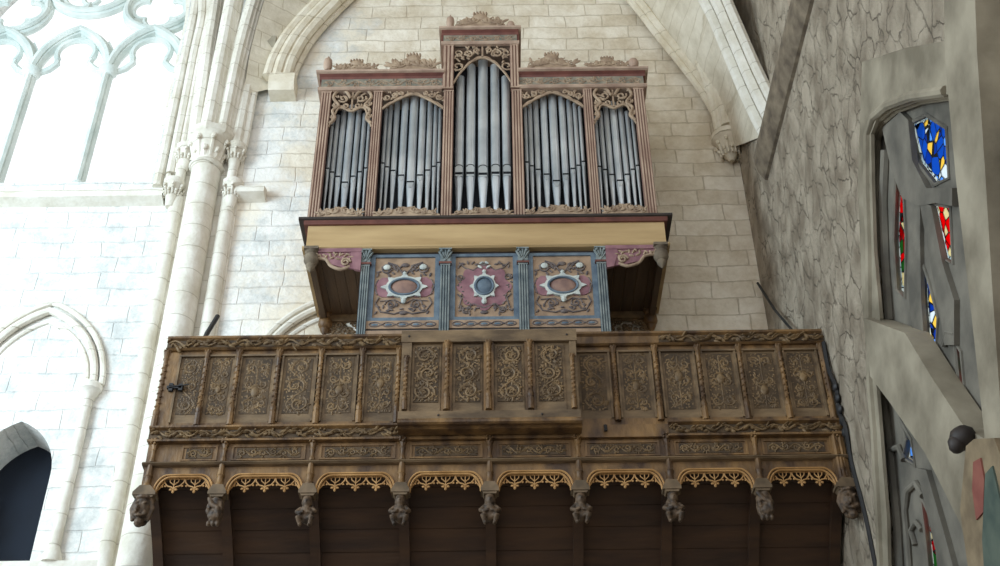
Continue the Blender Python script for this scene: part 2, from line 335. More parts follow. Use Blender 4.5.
def carve_vine(mb, x0, x1, z0, z1, y, seed):
    rnd = random.Random(seed); H = z1-z0; L = x1-x0; cz = (z0+z1)/2; n = max(1, round(L/(H*2.2))); ch = L/n; N = n*8
    mb.tube([(x0+L*i/N, y-.012, cz+math.sin(i/N*n*2*PI)*H*.28) for i in range(N+1)], .011, 6)
    for k in range(n*8):
        x = x0+L*(k+rnd.uniform(.2, .8))/(n*8); a = math.cos((x-x0)/L*n*2*PI)*.6+rnd.uniform(-.45, .45)
        leaf(mb, x-H*.3, cz+rnd.uniform(-.3, .25)*H, H*rnd.uniform(.6, 1.0), H*rnd.uniform(.2, .34), a, y-.006, rnd.uniform(.02, .04))
    for k in range(n):
        x = x0+ch*(k+rnd.uniform(.2, .8))
        for j in range(5): mb.ell((x+rnd.uniform(-.03, .03), y-.012, cz+rnd.uniform(-.04, .04)), .014, .02, .012, 0, 6, 4)

# ================================================================== THE SETTING
YW = 12.6; XR = 3.40
def arc_pts(cx, cz, r, a0, a1, n=12): return [(cx+r*math.cos(a0+(a1-a0)*i/n), cz+r*math.sin(a0+(a1-a0)*i/n)) for i in range(n+1)]
def pointed(x0, x1, zs, rise, n=10):                 # pointed arch from (x0,zs) over apex to (x1,zs)
    hw = (x1-x0)/2; r = (hw*hw+rise*rise)/(2*hw); a = math.asin(min(1, rise/r))
    l = [(x0+r-r*math.cos(a*i/n), zs+r*math.sin(a*i/n)) for i in range(n+1)]
    rr = [(x1-r+r*math.cos(a*i/n), zs+r*math.sin(a*i/n)) for i in range(n+1)]
    return l+rr[::-1][1:]
WX0, WX1, WZ0, WZS = -8.42, -4.86, 12.82, 16.3
win_open = [(WX0, WZ0)]+pointed(WX0, WX1, WZS, 2.5, 12)+[(WX1, WZ0)]
LX0, LX1 = -6.3, -5.3                               # dark lancet
lan_open = [(LX0, 6.2)]+pointed(LX0, LX1, 8.25, .72)+[(LX1, 6.2)]
mb = MB(); mb.prism([[(-12, 0), (XR+.6, 0), (XR+.6, 20), (-12, 20)], win_open, lan_open], YW, YW+.75)
mb.build('wall_back', 'wall', kind='structure')
MB().box(-14, 4.2, -6, 13.4, -.2, 0).build('floor', 'floor', kind='structure')
MB().box(-14, 4.2, -2, 13.4, 20, 20.3).build('ceiling', 'ceil', kind='structure')

# --- big traceried window at upper left
YT = YW+.38
wr = MB()
def bar2(mb, pts, wd, y0=YT, dp=.16):               # moulded tracery bar following an in-plane line
    mb.tube([(x, y0, z) for x, z in pts], wd*.5, 8)
    mb.tube([(x, y0-dp*.55, z) for x, z in pts], wd*.28, 6)
wd_ = (WX1-WX0)/3
sp = [WX0+wd_*i for i in range(4)]
for i in (1, 2): bar2(wr, [(sp[i], WZ0), (sp[i], 15.5)], .17)
for i in range(3):
    a, b = sp[i], sp[i+1]; pa = pointed(a, b, 15.4, .95, 10); bar2(wr, pa, .2)
    for sgn, xx in ((1, a), (-1, b)):                 # trefoil cusps
        wr.tube([(xx+sgn*.10, YT, 15.42), (xx+sgn*.24, YT, 15.5), (xx+sgn*.34, YT, 15.62), (xx+sgn*.3, YT, 15.8)], [.05, .06, .055, .03], 6)
    cx = (a+b)/2
    wr.tube([(x, YT, z) for x, z in arc_pts(cx, 15.86, .3, -.5, PI+.5, 14)], .05, 6)
def quatre(cx, cz, R, k=4):
    bar2(wr, arc_pts(cx, cz, R, 0, 2*PI, 28), .17)
    for j in range(k):
        a = PI/4+j*2*PI/k if k == 4 else PI/2+j*2*PI/k
        wr.tube([(cx+(R-.04)*math.cos(a), YT, cz+(R-.04)*math.sin(a)), (cx+R*.62*math.cos(a), YT, cz+R*.62*math.sin(a))], [.13, .035], 6)
        b = a+PI/k; wr.tube([(x, YT, z) for x, z in arc_pts(cx+R*.42*math.cos(b), cz+R*.42*math.sin(b), R*.42, b-1.7, b+1.7, 12)], .045, 6)
quatre(sp[0]+wd_*.52, 16.86, .52); quatre(sp[3]-wd_*.52, 16.86, .52); quatre((WX0+WX1)/2, 17.5, .72, 6)
wn = MB()
bar2(wr, [(WX0+.08, WZ0)]+pointed(WX0+.08, WX1-.08, WZS, 2.4, 14)+[(WX1-.08, WZ0)], .2)
g = MB().prism([(WX0, WZ0)]+pointed(WX0, WX1, WZS, 2.5, 12)+[(WX1, WZ0)], YT+.12, YT+.125)
for i in (1, 2):
    wr.lathe((sp[i], YT-.04, 0), [(.09, 15.3), (.14, 15.36), (.15, 15.44), (.1, 15.46)], 10); wr.lathe((sp[i], YT-.04, 0), [(.14, 12.85), (.14, 13.0), (.09, 13.1)], 10)
for i in range(4):                                    # spandrels between lancet heads
    for sg in (-1, 1):
        if (i == 0 and sg < 0) or (i == 3 and sg > 0): continue
        wr.prism([(sp[i], 15.5), (sp[i]+sg*.2, 15.98), (sp[i]+sg*.1, 16.1), (sp[i], 15.9)], YT-.04, YT+.04)
win = wr.build('window_1', 'trac', kind='structure', smooth=True)
g.build('glass_pane', 'clear', win)
js = MB()                                           # splayed jamb shafts and sill
for dx, yy, r in ((-.02, .16, .075), (.10, -.02, .07), (.24, -.04, .045)):
    path = [(WX1+dx, YW+yy, 12.7)]+[(x, YW+yy, z) for x, z in pointed(WX0-dx, WX1+dx, WZS, 2.5+dx, 12)[::-1]]
    js.tube(path, r, 8)
js.build('jamb_shaft', 'pale', win, smooth=True)
sl = MB(); sl.prism([(YW-.16, 12.42), (YW-.16, 12.54), (YW-.05, 12.62), (YW+.45, 12.83), (YW+.45, 12.4), (YW, 12.36)], -9.5, -4.62, 'x')
sl.build('trim_1', 'pale', kind='structure')
MB().prism([(YW-.2, 12.44), (YW-.2, 12.54), (YW-.05, 12.6), (YW+.02, 12.6), (YW+.02, 12.4)], -3.62, -3.22, 'x').build('trim_2', 'pale', kind='structure')
# sheltering dark lancet
lw = MB().box(LX0-.05, LX1+.05, YW+.62, YW+.64, 6.2, 9.2); l = lw.build('window_2', 'void', kind='structure')
MB().box(-7.4, -4.4, YW-.12, YW, 6.95, 7.12).build('trim_3', 'pale', kind='structure')

# --- blind arches on the wall
def blind_arch(x0, x1, label):
    t = root('blind_arch', ((x0+x1)/2, YW, 7.12), label, 'arch', 'blind arches on the end wall')
    a = MB()
    a.tube([(x, YW-.055, z) for x, z in pointed(x0, x1, 9.45, 1.12, 12)], .05, 8)
    a.tube([(x, YW-.035, z) for x, z in pointed(x0-.1, x1+.1, 9.45, 1.26, 12)], .04, 8)
    a.tube([(x, YW-.0, z) for x, z in pointed(x0+.1, x1-.1, 9.45, .98, 12)], .035, 8)
    a.build('arch_moulding', 'pale', t, smooth=True)
    for x in (x0+.02, x1-.02):
        s_ = MB(); s_.lathe((x, YW-.05, 0), [(.065, 7.3), (.065, 9.2)], 12); sh = s_.build('shaft', 'pale', t, smooth=True)
        c = MB(); c.lathe((x, YW-.05, 0), [(.06, 9.1), (.075, 9.12), (.06, 9.14), (.065, 9.22), (.12, 9.34), (.145, 9.36), (.145, 9.43), (.1, 9.47)], 12); c.build('capital', 'pale', t, smooth=True)
        b = MB(); b.lathe((x, YW-.05, 0), [(.12, 7.12), (.12, 7.18), (.095, 7.24), (.07, 7.3)], 12); b.build('base', 'pale', t, smooth=True)
blind_arch(-6.55, -5.02, 'pale pointed blind arch with slender shafts framing the dark lancet at lower left')
blind_arch(-3.05, -1.55, 'pale pointed blind arch half hidden behind the gallery under the organ overhang')

# --- compound wall pier with foliage capitals
def foliage(mb, cx, cy, cz, R, H, n, rnd, dz=0):
    for lay, (zz, rr) in enumerate(((.35, 1.15), (.78, 1.45))):
        for k in range(n):
            a = 2*PI*(k+.5*lay)/n
            q = .62
            p = (cx+R*rr*math.cos(a), cy+R*rr*math.sin(a), cz+H*zz)
            if p[1] > YW+.05: continue
            mb.ell(p, R*.34*q, R*.3*q, R*.42*q, rnd.uniform(-.5, .5), 7, 5); mb.ell((p[0], p[1]-R*.1, p[2]-R*.25), R*.2, R*.14, R*.12, .5, 6, 4)
            mb.tube([(cx+R*math.cos(a), cy+R*math.sin(a), cz), (cx+R*1.1*math.cos(a), cy+R*1.1*math.sin(a), cz+H*.3), p], [R*.12, R*.16, R*.12], 5)
pier = root('wall_pier', (-4.08, 12.5, 0), 'pale cluster of round wall shafts with leafy capital beside the big window', 'pier')
s_ = MB(); s_.lathe((-4.08, 12.48, 0), [(.2, 0), (.2, 12.95)], 20); s_.build('shaft', 'pale', pier, smooth=True, label='thick central round shaft')
for x, y, r in ((-3.72, 12.55, .1), (-4.44, 12.55, .09)):
    top = 12.46 if x != -3.5 else 12.2
    s_ = MB(); s_.lathe((x, y, 0), [(r, 0), (r, top)], 12); s_.build('shaft', 'pale', pier, smooth=True)
MB().box(-4.52, -3.6, 12.57, 12.6, 0, 13.3).build('back_slab', 'pale', pier)
rnd = random.Random(5)
c = MB(); c.lathe((-4.08, 12.46, 0), [(.2, 12.88), (.245, 12.92), (.2, 12.97), (.21, 13.07), (.27, 13.34), (.33, 13.4)], 20); foliage(c, -4.08, 12.46, 13.0, .19, .4, 8, rnd)
cp = c.build('capital', 'pale', pier, smooth=True, label='large bell capital with leaves')
c = MB(); c.lathe((-4.08, 12.46, 0), [(.33, 13.39), (.36, 13.43), (.36, 13.5), (.3, 13.54)], 8); c.build('abacus', 'pale', cp)
for x, z in ((-4.5, 12.45), (-3.68, 12.42), (-3.72, 13.1), (-4.42, 13.1)):
    c = MB(); c.lathe((x, 12.5, 0), [(.06, z-.2), (.09, z), (.13, z+.17), (.15, z+.19), (.15, z+.26)], 10); foliage(c, x, 12.5, z-.02, .1, .2, 7, rnd)
    c.build('capital', 'pale', pier, smooth=True, label='small leafy capital')
for x, z0, z1 in ((-3.72, 12.6, 13.1), (-4.44, 12.6, 13.1), (-4.3, 13.3, 14), (-3.86, 13.3, 14), (-4.08, 13.45, 14)):
    s_ = MB(); s_.lathe((x, 12.5, 0), [(.07, z0), (.07, z1)], 10); s_.build('shaft', 'pale', pier, smooth=True)

# --- vault: ribs as bundles of rolls, web surface, imposts
def smooth_path(P_, n=8):
    out = []; P_ = [Vector(p) for p in P_]; Q = [P_[0]*2-P_[1]]+P_+[P_[-1]*2-P_[-2]]
    for i in range(1, len(Q)-2):
        for k in range(n):
            t = k/n; a, b, c_, d = Q[i-1:i+3]
            out.append(.5*((2*b)+(c_-a)*t+(2*a-5*b+4*c_-d)*t*t+(3*b-a-3*c_+d)*t**3))
    out.append(P_[-1]); return out
nrib = [3]
def rib(P_, offs, mt):
    path = smooth_path(P_); b = MB()
    for (ox, oy, r) in offs: b.tube([(p.x+ox, p.y+oy, p.z) for p in path], r, 8)
    nrib[0] += 1
    return b.build('trim_%d' % nrib[0], mt, kind='structure', smooth=True)
roll3 = [(0, -.1, .075), (-.09, 0, .06), (.09, 0, .06), (-.05, -.05, .06), (.05, -.05, .06)]
# left bundle above the capital
rib([(-4.3, 12.5, 13.45), (-4.36, 12.48, 15.2), (-4.45, 12.45, 17), (-4.9, 12.3, 19)], roll3, 'pale')
rib([(-4.12, 12.4, 13.45), (-4.08, 12.3, 15.2), (-3.95, 12.0, 16.8), (-3.4, 11, 19.4)], roll3, 'pale')
rib([(-3.92, 12.45, 13.45), (-3.82, 12.3, 15.2), (-3.5, 11.9, 16.8), (-2.4, 10.4, 19.4)], roll3, 'pale')
rib([(-3.72, 12.5, 13.35), (-3.66, 12.48, 15.2), (-3.4, 12.3, 16.6), (-2.4, 11.8, 18.8)], [(0, -.05, .08), (.1, 0, .06)], 'pale')
rib([(-4.6, 12.55, 12.9), (-4.62, 12.55, 15.2), (-4.66, 12.52, 16.6), (-5.2, 12.5, 18.2)], [(0, 0, .07), (.1, 0, .05)], 'pale')
# wall arch over the organ
WA = [(-3.15, 12.42, 14.62), (-3.08, 12.42, 15.1), (-2.85, 12.42, 15.75), (-2.25, 12.42, 16.75), (-1.4, 12.42, 17.8), (-.2, 12.42, 18.8)]
rib(WA, [(0, 0, .09), (-.12, -.04, .09), (-.25, -.06, .08), (.09, .1, .05)], 'warm')
WB = [(3.2, 12.5, 13.45), (3.12, 12.46, 13.9), (2.9, 12.42, 14.5), (2.45, 12.42, 15.5), (1.98, 12.42, 16.5), (1.1, 12.42, 17.7), (-.2, 12.42, 18.8)]
rib(WB, [(0, 0, .06), (.1, -.04, .08)], 'warm')
rib([(3.22, 12.42, 13.5), (3.16, 12.3, 14.2), (2.9, 12.1, 15.2), (2.45, 11.8, 16.4), (1.6, 11.2, 18)], roll3, 'warm')
rib([(3.28, 12.4, 13.5), (3.26, 12.25, 14.4), (3.12, 12.0, 15.4), (2.9, 11.6, 16.4), (2.3, 10.8, 18)], roll3[:3], 'warm')
TR = [(3.62, 10.9, 11.5), (3.44, 10.9, 12.1), (3.29, 10.9, 12.8), (3.14, 10.9, 13.7), (2.97, 10.9, 14.6), (2.5, 10.9, 16.2), (1.6, 10.9, 18)]
b = MB(); path = smooth_path(TR)
for oy, ox, r in ((-.3, 0, .07), (-.15, -.06, .09), (0, -.02, .06), (.14, -.07, .09), (.3, 0, .07)):
    b.tube([(p.x+ox, p.y+oy, p.z) for p in path], r, 8)
nrib[0] += 1; b.build('trim_%d' % nrib[0], 'pale', kind='structure', smooth=True)
def ruled(A, B, n=24):
    a = smooth_path(A, 6); b_ = smooth_path(B, 6); mb = MB()
    def samp(p, t): i = min(int(t*(len(p)-1)), len(p)-2); return p[i].lerp(p[i+1], t*(len(p)-1)-i)
    v = []
    for i in range(n+1):
        t = i/n; v += [samp(a, t), samp(b_, t)]
    v += [p+Vector((0, .05, .12)) for p in v[:]]; o = 2*(n+1)
    f = [(2*i, 2*i+1, 2*i+3, 2*i+2) for i in range(n)]+[(o+2*i, o+2*i+2, o+2*i+3, o+2*i+1) for i in range(n)]
    mb.add(v, f); return mb
ruled([(3.3, 12.58, 13.3)]+[(x+.05, 12.58, z+.05) for x, y, z in WB[1:]], [(3.42, 10.9, 12.0), (3.4, 10.9, 12.8), (3.3, 10.9, 13.7), (3.1, 10.9, 14.6), (2.6, 10.9, 16.2), (1.6, 10.9, 18), (-.2, 10.9, 19.4)]).build('ceiling_web_right', 'web', kind='structure', smooth=True)
ruled([(x-.05, 12.58, z+.05) for x, y, z in WA], [(-3.72, 12.4, 14.3), (-3.65, 12.2, 15.3), (-3.35, 11.8, 16.5), (-2.6, 11, 18), (-1.6, 10.9, 18.8), (-.2, 10.9, 19.4)]).build('ceiling_web_left', 'web', kind='structure', smooth=True)
def impost(x0, x1, z0, z1, label):
    b = MB(); b.prism([(YW+.02, z0), (12.36, z0), (12.3, z0+(z1-z0)*.35), (12.3, z1), (YW+.02, z1)], x0, x1, 'x')
    b.build('impost_block', 'grey' if x0 < -3.4 else 'warm', label=label, category='impost', group='impost blocks')  # upper block has its shade put into a darker stone colour
impost(-3.36, -2.98, 14.36, 14.66, 'plain stone impost block at the foot of the arch left of the organ')
impost(-3.62, -3.34, 15.28, 15.46, 'small shaded stone block higher up, left of the arch foot')
# foliage corbel at right
c = MB(); c.lathe((3.27, 12.5, 0), [(.03, 12.98), (.1, 13.08), (.16, 13.26), (.2, 13.34), (.24, 13.38), (.24, 13.46), (.2, 13.5)], 14)
foliage(c, 3.27, 12.5, 13.05, .13, .3, 8, rnd)
c.build('vault_corbel', 'warm', label='carved leafy stone corbel carrying the ribs right of the organ', category='corbel', smooth=True)

# --- right hand wall
def W(pts, X=XR): return [on_wall(px, py, X) for px, py in pts]
open1 = W([(876, 322), (871, 250), (869, 190), (868, 132), (874, 116), (888, 104), (912, 95), (940, 91), (968, 93), (985, 120), (998, 300), (1008, 450), (1012, 600), (886, 600), (884, 520), (877, 430), (872, 380)])
clo = [(4.5, 12.35), (9.32, 12.35), (9.32, 15), (8.4, 17), (7, 18), (5.4, 17), (4.5, 15)]
mb = MB(); mb.prism([[(2.5, 0), (YW, 0), (YW, 20), (2.5, 20)], open1, clo], XR, XR+.5, 'x'); mb.build('wall_right', 'rubble', kind='structure')
# string course
b = MB(); b.prism([(XR+.02, 11.66), (3.36, 11.68), (3.3, 11.8), (3.27, 11.95), (3.27, 12.06), (3.32, 12.14), (XR+.02, 12.18)], 3, 11.42, 'y')
# profile is (x,z) extruded along y
b.build('trim_20', 'course', kind='structure', smooth=True)
# ashlar surround, 2 cm proud
sur = W([(862, 62), (905, 48), (960, 38), (1040, 20), (1040, 640), (893, 640), (880, 566), (874, 470), (869, 390), (862, 300), (858, 180)], XR-.02)
b = MB(); b.prism([sur, W([(880, 318), (874, 250), (872, 190), (871, 134), (877, 118), (890, 107), (913, 98), (940, 94), (968, 96), (985, 120), (998, 300), (1008, 450), (1012, 600), (889, 600), (887, 520), (880, 430), (876, 380)], XR-.02)], XR-.02, XR+.01, 'x')
b.build('trim_21', 'grey', kind='structure')
# traceried window
XT = XR+.12
glass = [('gblue', [(908, 124), (927, 115), (947, 128), (950, 178), (935, 185), (917, 162)]),
         ('gred', [(896, 176), (905, 200), (907, 240), (906, 298), (897, 290), (894, 240)]),
         ('gred', [(931, 203), (951, 207), (954, 264), (943, 258)]),
         ('gblue', [(921, 256), (930, 282), (939, 318), (937, 352), (926, 347), (923, 305)]),
         ('gred', [(955, 340), (962, 352), (966, 392), (959, 380)]),
         ('gblue', [(900, 418), (912, 440), (916, 466), (904, 458), (907, 440)]),
         ('gred', [(920, 492), (929, 512), (938, 550), (942, 590), (931, 590), (925, 530)])]
t1 = MB(); hull = W([(860, 80), (1030, 60), (1040, 640), (870, 640)], XT)
t1.prism([hull]+[W(p, XT) for _, p in glass], XT, XT+.04, 'x')
wo = t1.build('window_3', 'dgrey', kind='structure')
for mt_, p in glass:
    q = W(p, XT); cy = sum(a for a, _ in q)/len(q); cz = sum(b_ for _, b_ in q)/len(q)
    g = MB(); g.prism([q, [(cy+(a-cy)*.87, cz+(b_-cz)*.92) for a, b_ in q]], XT+.041, XT+.046, 'x'); ring = g.build('glass_border', 'gwhite', wo, label='white border strip of stained glass')
    g = MB(); g.prism([(cy+(a-cy)*.87, cz+(b_-cz)*.92) for a, b_ in q], XT+.041, XT+.046, 'x')
    g.build('stained_glass', mt_, wo, label='%s stained glass light' % ('blue and yellow' if mt_ == 'gblue' else 'red'))
    fr = MB(); cl = q+[q[0]]; fr.tube([(XT, a, b_) for a, b_ in cl], .02, 6); fr.build('lead_frame', 'dgrey', wo)
def wbar(pts, r, X, mt='grey', flat=1):
    b = MB(); b.tube([Vector((X, *on_wall(px, py, X))) for px, py in pts], r, 8); return b
fr = MB()
for pts, r, X in (([(886, 150), (884, 200), (886, 260), (890, 320)], .05, XT-.02),
                  ([(884, 400), (892, 460), (898, 520), (902, 590)], .05, XT-.02), ([(912, 600), (908, 540), (905, 510), (908, 490), (916, 483), (923, 496)], .03, XT-.02),
                  ([(915, 545), (911, 530), (916, 522), (922, 530)], .025, XT-.02), ([(890, 450), (899, 447), (904, 460)], .03, XT-.02), ([(944, 345), (948, 332), (956, 334)], .03, XT-.02)):
    fr.tube([Vector((X, *on_wall(px, py, X))) for px, py in pts], r, 8)
for pts, x0_ in (([(882, 128), (900, 112), (908, 120), (912, 160), (926, 188), (952, 188), (952, 206), (935, 203), (918, 206), (902, 198), (890, 165)], .1),
                 ([(906, 192), (920, 200), (920, 240), (921, 300), (925, 352), (914, 345), (909, 300), (909, 240)], .07),
                 ([(919, 200), (931, 206), (942, 262), (954, 300), (954, 345), (944, 345), (940, 312), (930, 262)], .09),
                 ([(916, 468), (926, 470), (946, 540), (962, 600), (944, 600), (934, 540)], .09)):
    fr.prism(W(pts, XT-x0_*.5), XT-x0_*.5, XT, 'x')
fr.build('tracery_bar', 'dgrey', wo, smooth=True)
jm = MB()
for d, X, r in ((0, XR-.02, .045), (5, XR+.03, .035), (10, XR+.08, .03)):
    jm.tube([Vector((X, *on_wall(px+d, py+d*.5, X))) for px, py in ((883, 600), (880, 520), (875, 430), (871, 380), (870, 250), (868, 190), (868, 134), (874, 117), (888, 105), (912, 96), (946, 91))], r, 8)
jm.build('jamb_moulding', 'grey', wo, smooth=True)
def slab(name, pts, X0, X1, mt, **k):
    b = MB(); b.prism(W(pts, X0), X0, X1, 'x'); return b.build(name, mt, **k)
slab('stone_strut', [(864, 318), (905, 333), (932, 378), (965, 428), (990, 442), (1010, 600), (983, 600), (960, 523), (925, 453), (890, 403), (870, 376)], XR-.1, XR+.1, 'grey', label='grey diagonal stone strut crossing the stained glass window', category='strut')
slab('stone_pillar', [(943, -60), (973, -60), (977, 52), (985, 170), (993, 300), (1003, 440), (1012, 600), (995, 600), (986, 450), (972, 320), (956, 180), (945, 60)], XR-.22, XR+.05, 'grey', label='tall plain grey pillar at right edge in front of the stained glass', category='pillar')
slab('stone_pillar', [(990, 150), (1010, 120), (1040, 640), (1022, 640), (1000, 330)], XR-.1, XR+.08, 'dgrey', label='dark outer pillar cut off by the right edge', category='pillar')
pf = slab('painted_stone_relief', [(966, 446), (974, 439), (994, 438), (1006, 470), (1018, 640), (978, 640), (960, 510)], XR-.34, XR-.24, 'relief', label='worn stone relief with faded red and green painted figure, bottom right', category='relief')
def patch(name, pts, mt, X=XR-.352):
    b = MB(); b.prism(W(pts, X), X, X+.03, 'x'); return b.build(name, mt, pf)
patch('red_robe', [(973, 462), (980, 458), (984, 480), (983, 512), (976, 520), (972, 490)], 'redp')
patch('green_robe', [(985, 474), (992, 466), (1000, 500), (1004, 560), (1000, 600), (986, 600), (982, 540)], 'greenp')
b = MB(); y, z = on_wall(963, 438, XR-.16); b.ell((XR-.16, y, z), .1, .1, .09, .3); b.ell((XR-.22, y, z-.05), .06, .06, .07); b.ell((XR-.14, y+.05, z+.06), .05, .05, .05)
b.build('carved_head', 'dark', label='small dark carved head where strut meets pillar', category='carving', smooth=True)

# ================================================================== ORGAN GALLERY
GX0, GX1, GY = -3.5, 3.38, 10.5
gal = root('organ_gallery', (-.06, 11.5, 5.0), 'long carved brown oak gallery carried on figure corbels below the organ', 'balcony')
# floor and structural back
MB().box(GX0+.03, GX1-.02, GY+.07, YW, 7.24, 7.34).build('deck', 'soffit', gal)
# parapet backing board
b = MB(); b.box(GX0, GX1, GY+.03, GY+.07, 7.2, 8.6); b.build('parapet_board', 'oak', gal)
# soffit: boards dropping back to the wall, with beams
x = 0
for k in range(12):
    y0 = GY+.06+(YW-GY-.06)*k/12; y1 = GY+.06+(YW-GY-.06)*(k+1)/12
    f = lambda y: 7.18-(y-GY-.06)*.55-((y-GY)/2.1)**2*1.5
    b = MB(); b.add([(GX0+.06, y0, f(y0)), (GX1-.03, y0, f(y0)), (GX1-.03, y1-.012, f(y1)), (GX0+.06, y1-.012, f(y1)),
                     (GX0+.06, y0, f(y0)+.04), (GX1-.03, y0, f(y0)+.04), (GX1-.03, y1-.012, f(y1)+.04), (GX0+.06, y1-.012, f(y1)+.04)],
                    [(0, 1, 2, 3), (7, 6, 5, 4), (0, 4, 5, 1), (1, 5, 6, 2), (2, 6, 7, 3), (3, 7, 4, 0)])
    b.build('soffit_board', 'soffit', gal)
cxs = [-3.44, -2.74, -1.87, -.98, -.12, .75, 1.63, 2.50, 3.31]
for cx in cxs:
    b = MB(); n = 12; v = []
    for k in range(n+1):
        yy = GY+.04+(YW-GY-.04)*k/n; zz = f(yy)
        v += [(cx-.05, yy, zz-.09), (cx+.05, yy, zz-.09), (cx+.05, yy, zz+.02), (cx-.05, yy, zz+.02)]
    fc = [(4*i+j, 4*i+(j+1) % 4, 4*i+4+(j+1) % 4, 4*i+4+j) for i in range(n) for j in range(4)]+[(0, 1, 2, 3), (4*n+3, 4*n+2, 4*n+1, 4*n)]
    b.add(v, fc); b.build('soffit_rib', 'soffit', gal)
# handrail (left carved, right plain stretch, right carved)
def rail(x0, x1, carved, seed):
    b = MB(); b.prism([(GY-.05, 8.70), (GY-.05, 8.725), (GY+.12, 8.725), (GY+.12, 8.56), (GY-.03, 8.56), (GY-.05, 8.575), (GY-.02, 8.6), (GY-.02, 8.68)], x0, x1, 'x')
    r = b.build('hand_rail', 'oak', gal, label=None if carved else 'plain uncarved stretch of rail')
    if carved: MB().box(x0, x1, GY-.026, GY-.02, 8.6, 8.68).build('ground', 'ground', r); c = MB(); carve_vine(c, x0+.02, x1-.02, 8.585, 8.695, GY-.026, seed); c.build('vine_carving', 'oakd', r, smooth=True)
rail(GX0, -1.03, True, 1); rail(.8, 1.66, False, 2); rail(1.66, GX1, True, 3); rail(-1.03, .8, False, 9)
# framing: fillets
b = MB(); b.box(GX0, GX1, GY-.0, GY+.04, 8.50, 8.56); b.box(GX0, GX1, GY, GY+.04, 7.62, 7.70); b.build('frame_rail', 'oak', gal)
# panels
panels = [(-3.2, .2), (-2.9, .2), (-2.52, .28), (-2.09, .27), (-1.66, .26), (-1.24, .25), (.95, .26), (1.385, .26), (1.83, .27), (2.26, .27), (2.69, .27), (3.11, .26)]
for i, (px, pw) in enumerate(panels):
    z0, z1 = 7.74, 8.46; x0, x1 = px-pw/2, px+pw/2; e = .03
    b = MB(); b.box(x0-e, x1+e, GY+.005, GY+.035, 7.70, 8.50)
    # moulded frame around the panel
    for (a0, a1, c0, c1) in ((x0-e-.02, x0-e, 7.7, 8.5), (x1+e, x1+e+.02, 7.7, 8.5)): b.box(a0, a1, GY-.02, GY+.035, c0, c1)
    b.box(x0-e-.02, x1+e+.02, GY-.025, GY+.035, 8.485, 8.505)
    pn = b.build('carved_panel', 'oakg', gal); MB().box(x0, x1, GY+.0, GY+.006, z0+.06, z1).build('ground', 'ground', pn)
    z0 += .06
    c = MB(); carve_vertical(c, x0, x1, z0, z1, GY+.005, i*7+3 if i not in (2, 9) else i*3+2, .011); c.build('relief', 'oakd', pn, smooth=True)
# colonnettes between panels
def colonnette(parent, x, y, z0, z1, r=.026, mt='oak'):
    b = MB(); H = z1-z0
    b.lathe((x, y, z0), [(r*1.3, 0), (r*1.3, H*.16), (r*.9, H*.17), (r*1.25, H*.19), (r*1.25, H*.23), (r*.85, H*.25), (r*.85, H*.86), (r*1.2, H*.88), (r*.9, H*.9), (r*1.3, H*.96), (r*.6, H)], 8)
    for k in range(14): zz = z0+H*(.28+.04*k); b.ell((x+.012*(1 if k % 2 else -1), y-r*.6, zz), r*.7, r*.5, .012, .5, 6, 4)
    for k in range(5): a = k*1.257; b.ell((x+r*math.cos(a), y+r*.5*math.sin(a)-.01, z1-.02), .013, .013, .022, 0, 6, 4)
    return b.build('colonnette', mt, parent, smooth=True)
for x in (-3.35+.29, -2.73, -2.31, -1.87, -1.44, -1.06, 1.17, 1.60, 2.05, 2.48, 2.9, 3.33): colonnette(gal, x, GY-.02, 7.66, 8.56)
for x in (-3.49, ): colonnette(gal, x, GY+.0, 7.62, 8.58, .03)
MB().box(-3.47, -3.34, GY-.01, GY+.03, 7.66, 8.54).build('end_stile', 'oak', gal)
# carved middle band
def band(x0, x1, seed):
    b = MB(); b.prism([(GY+.04, 7.455), (GY-.07, 7.46), (GY-.075, 7.48), (GY-.04, 7.5), (GY-.04, 7.59), (GY-.08, 7.61), (GY-.08, 7.63), (GY+.04, 7.64)], x0, x1, 'x')
    r = b.build('middle_band', 'oak', gal); MB().box(x0, x1, GY-.046, GY-.04, 7.5, 7.59).build('ground', 'ground', r); c = MB(); carve_vine(c, x0+.02, x1-.02, 7.495, 7.6, GY-.045, seed); c.build('vine_carving', 'oakd', r, smooth=True)
band(GX0-.01, -1.0, 11); band(1.66, GX1+.01, 12)
b = MB(); b.box(-1.0, 1.66, GY-.05, GY+.04, 7.46, 7.60); b.build('middle_band', 'oak', gal, label='plain stretch of middle band')
# lower frieze with panels, moulding and colonnettes
MB().box(GX0, GX1, GY+.0, GY+.04, 7.2, 7.46).build('lower_board', 'oak', gal)
b = MB(); b.prism([(GY+.04, 7.19), (GY-.05, 7.205), (GY-.07, 7.22), (GY-.05, 7.24), (GY+.04, 7.25)], GX0-.02, GX1+.01, 'x'); b.build('string_moulding', 'oakg', gal)
for i in range(8):
    a, c_ = cxs[i]+.07, cxs[i+1]-.07
    if i == 0: a += .2
    if i == 7: c_ -= .0
    b = MB(); b.box(a, c_, GY-.012, GY+.01, 7.415, 7.44); b.box(a, c_, GY-.012, GY+.01, 7.27, 7.285); b.box(a, a+.02, GY-.012, GY+.01, 7.285, 7.415); b.box(c_-.02, c_, GY-.012, GY+.01, 7.285, 7.415)
    b.box(a+.05, c_-.05, GY-.004, GY+.01, 7.295, 7.405)
    p = b.build('frieze_panel', 'oak', gal); MB().box(a+.05, c_-.05, GY-.006, GY-.003, 7.295, 7.405).build('ground', 'ground', p)
    c = MB(); carve_horizontal(c, a+.06, c_-.06, 7.3, 7.4, GY-.006, 40+i, .008); c.build('relief', 'oakd', p, smooth=True)
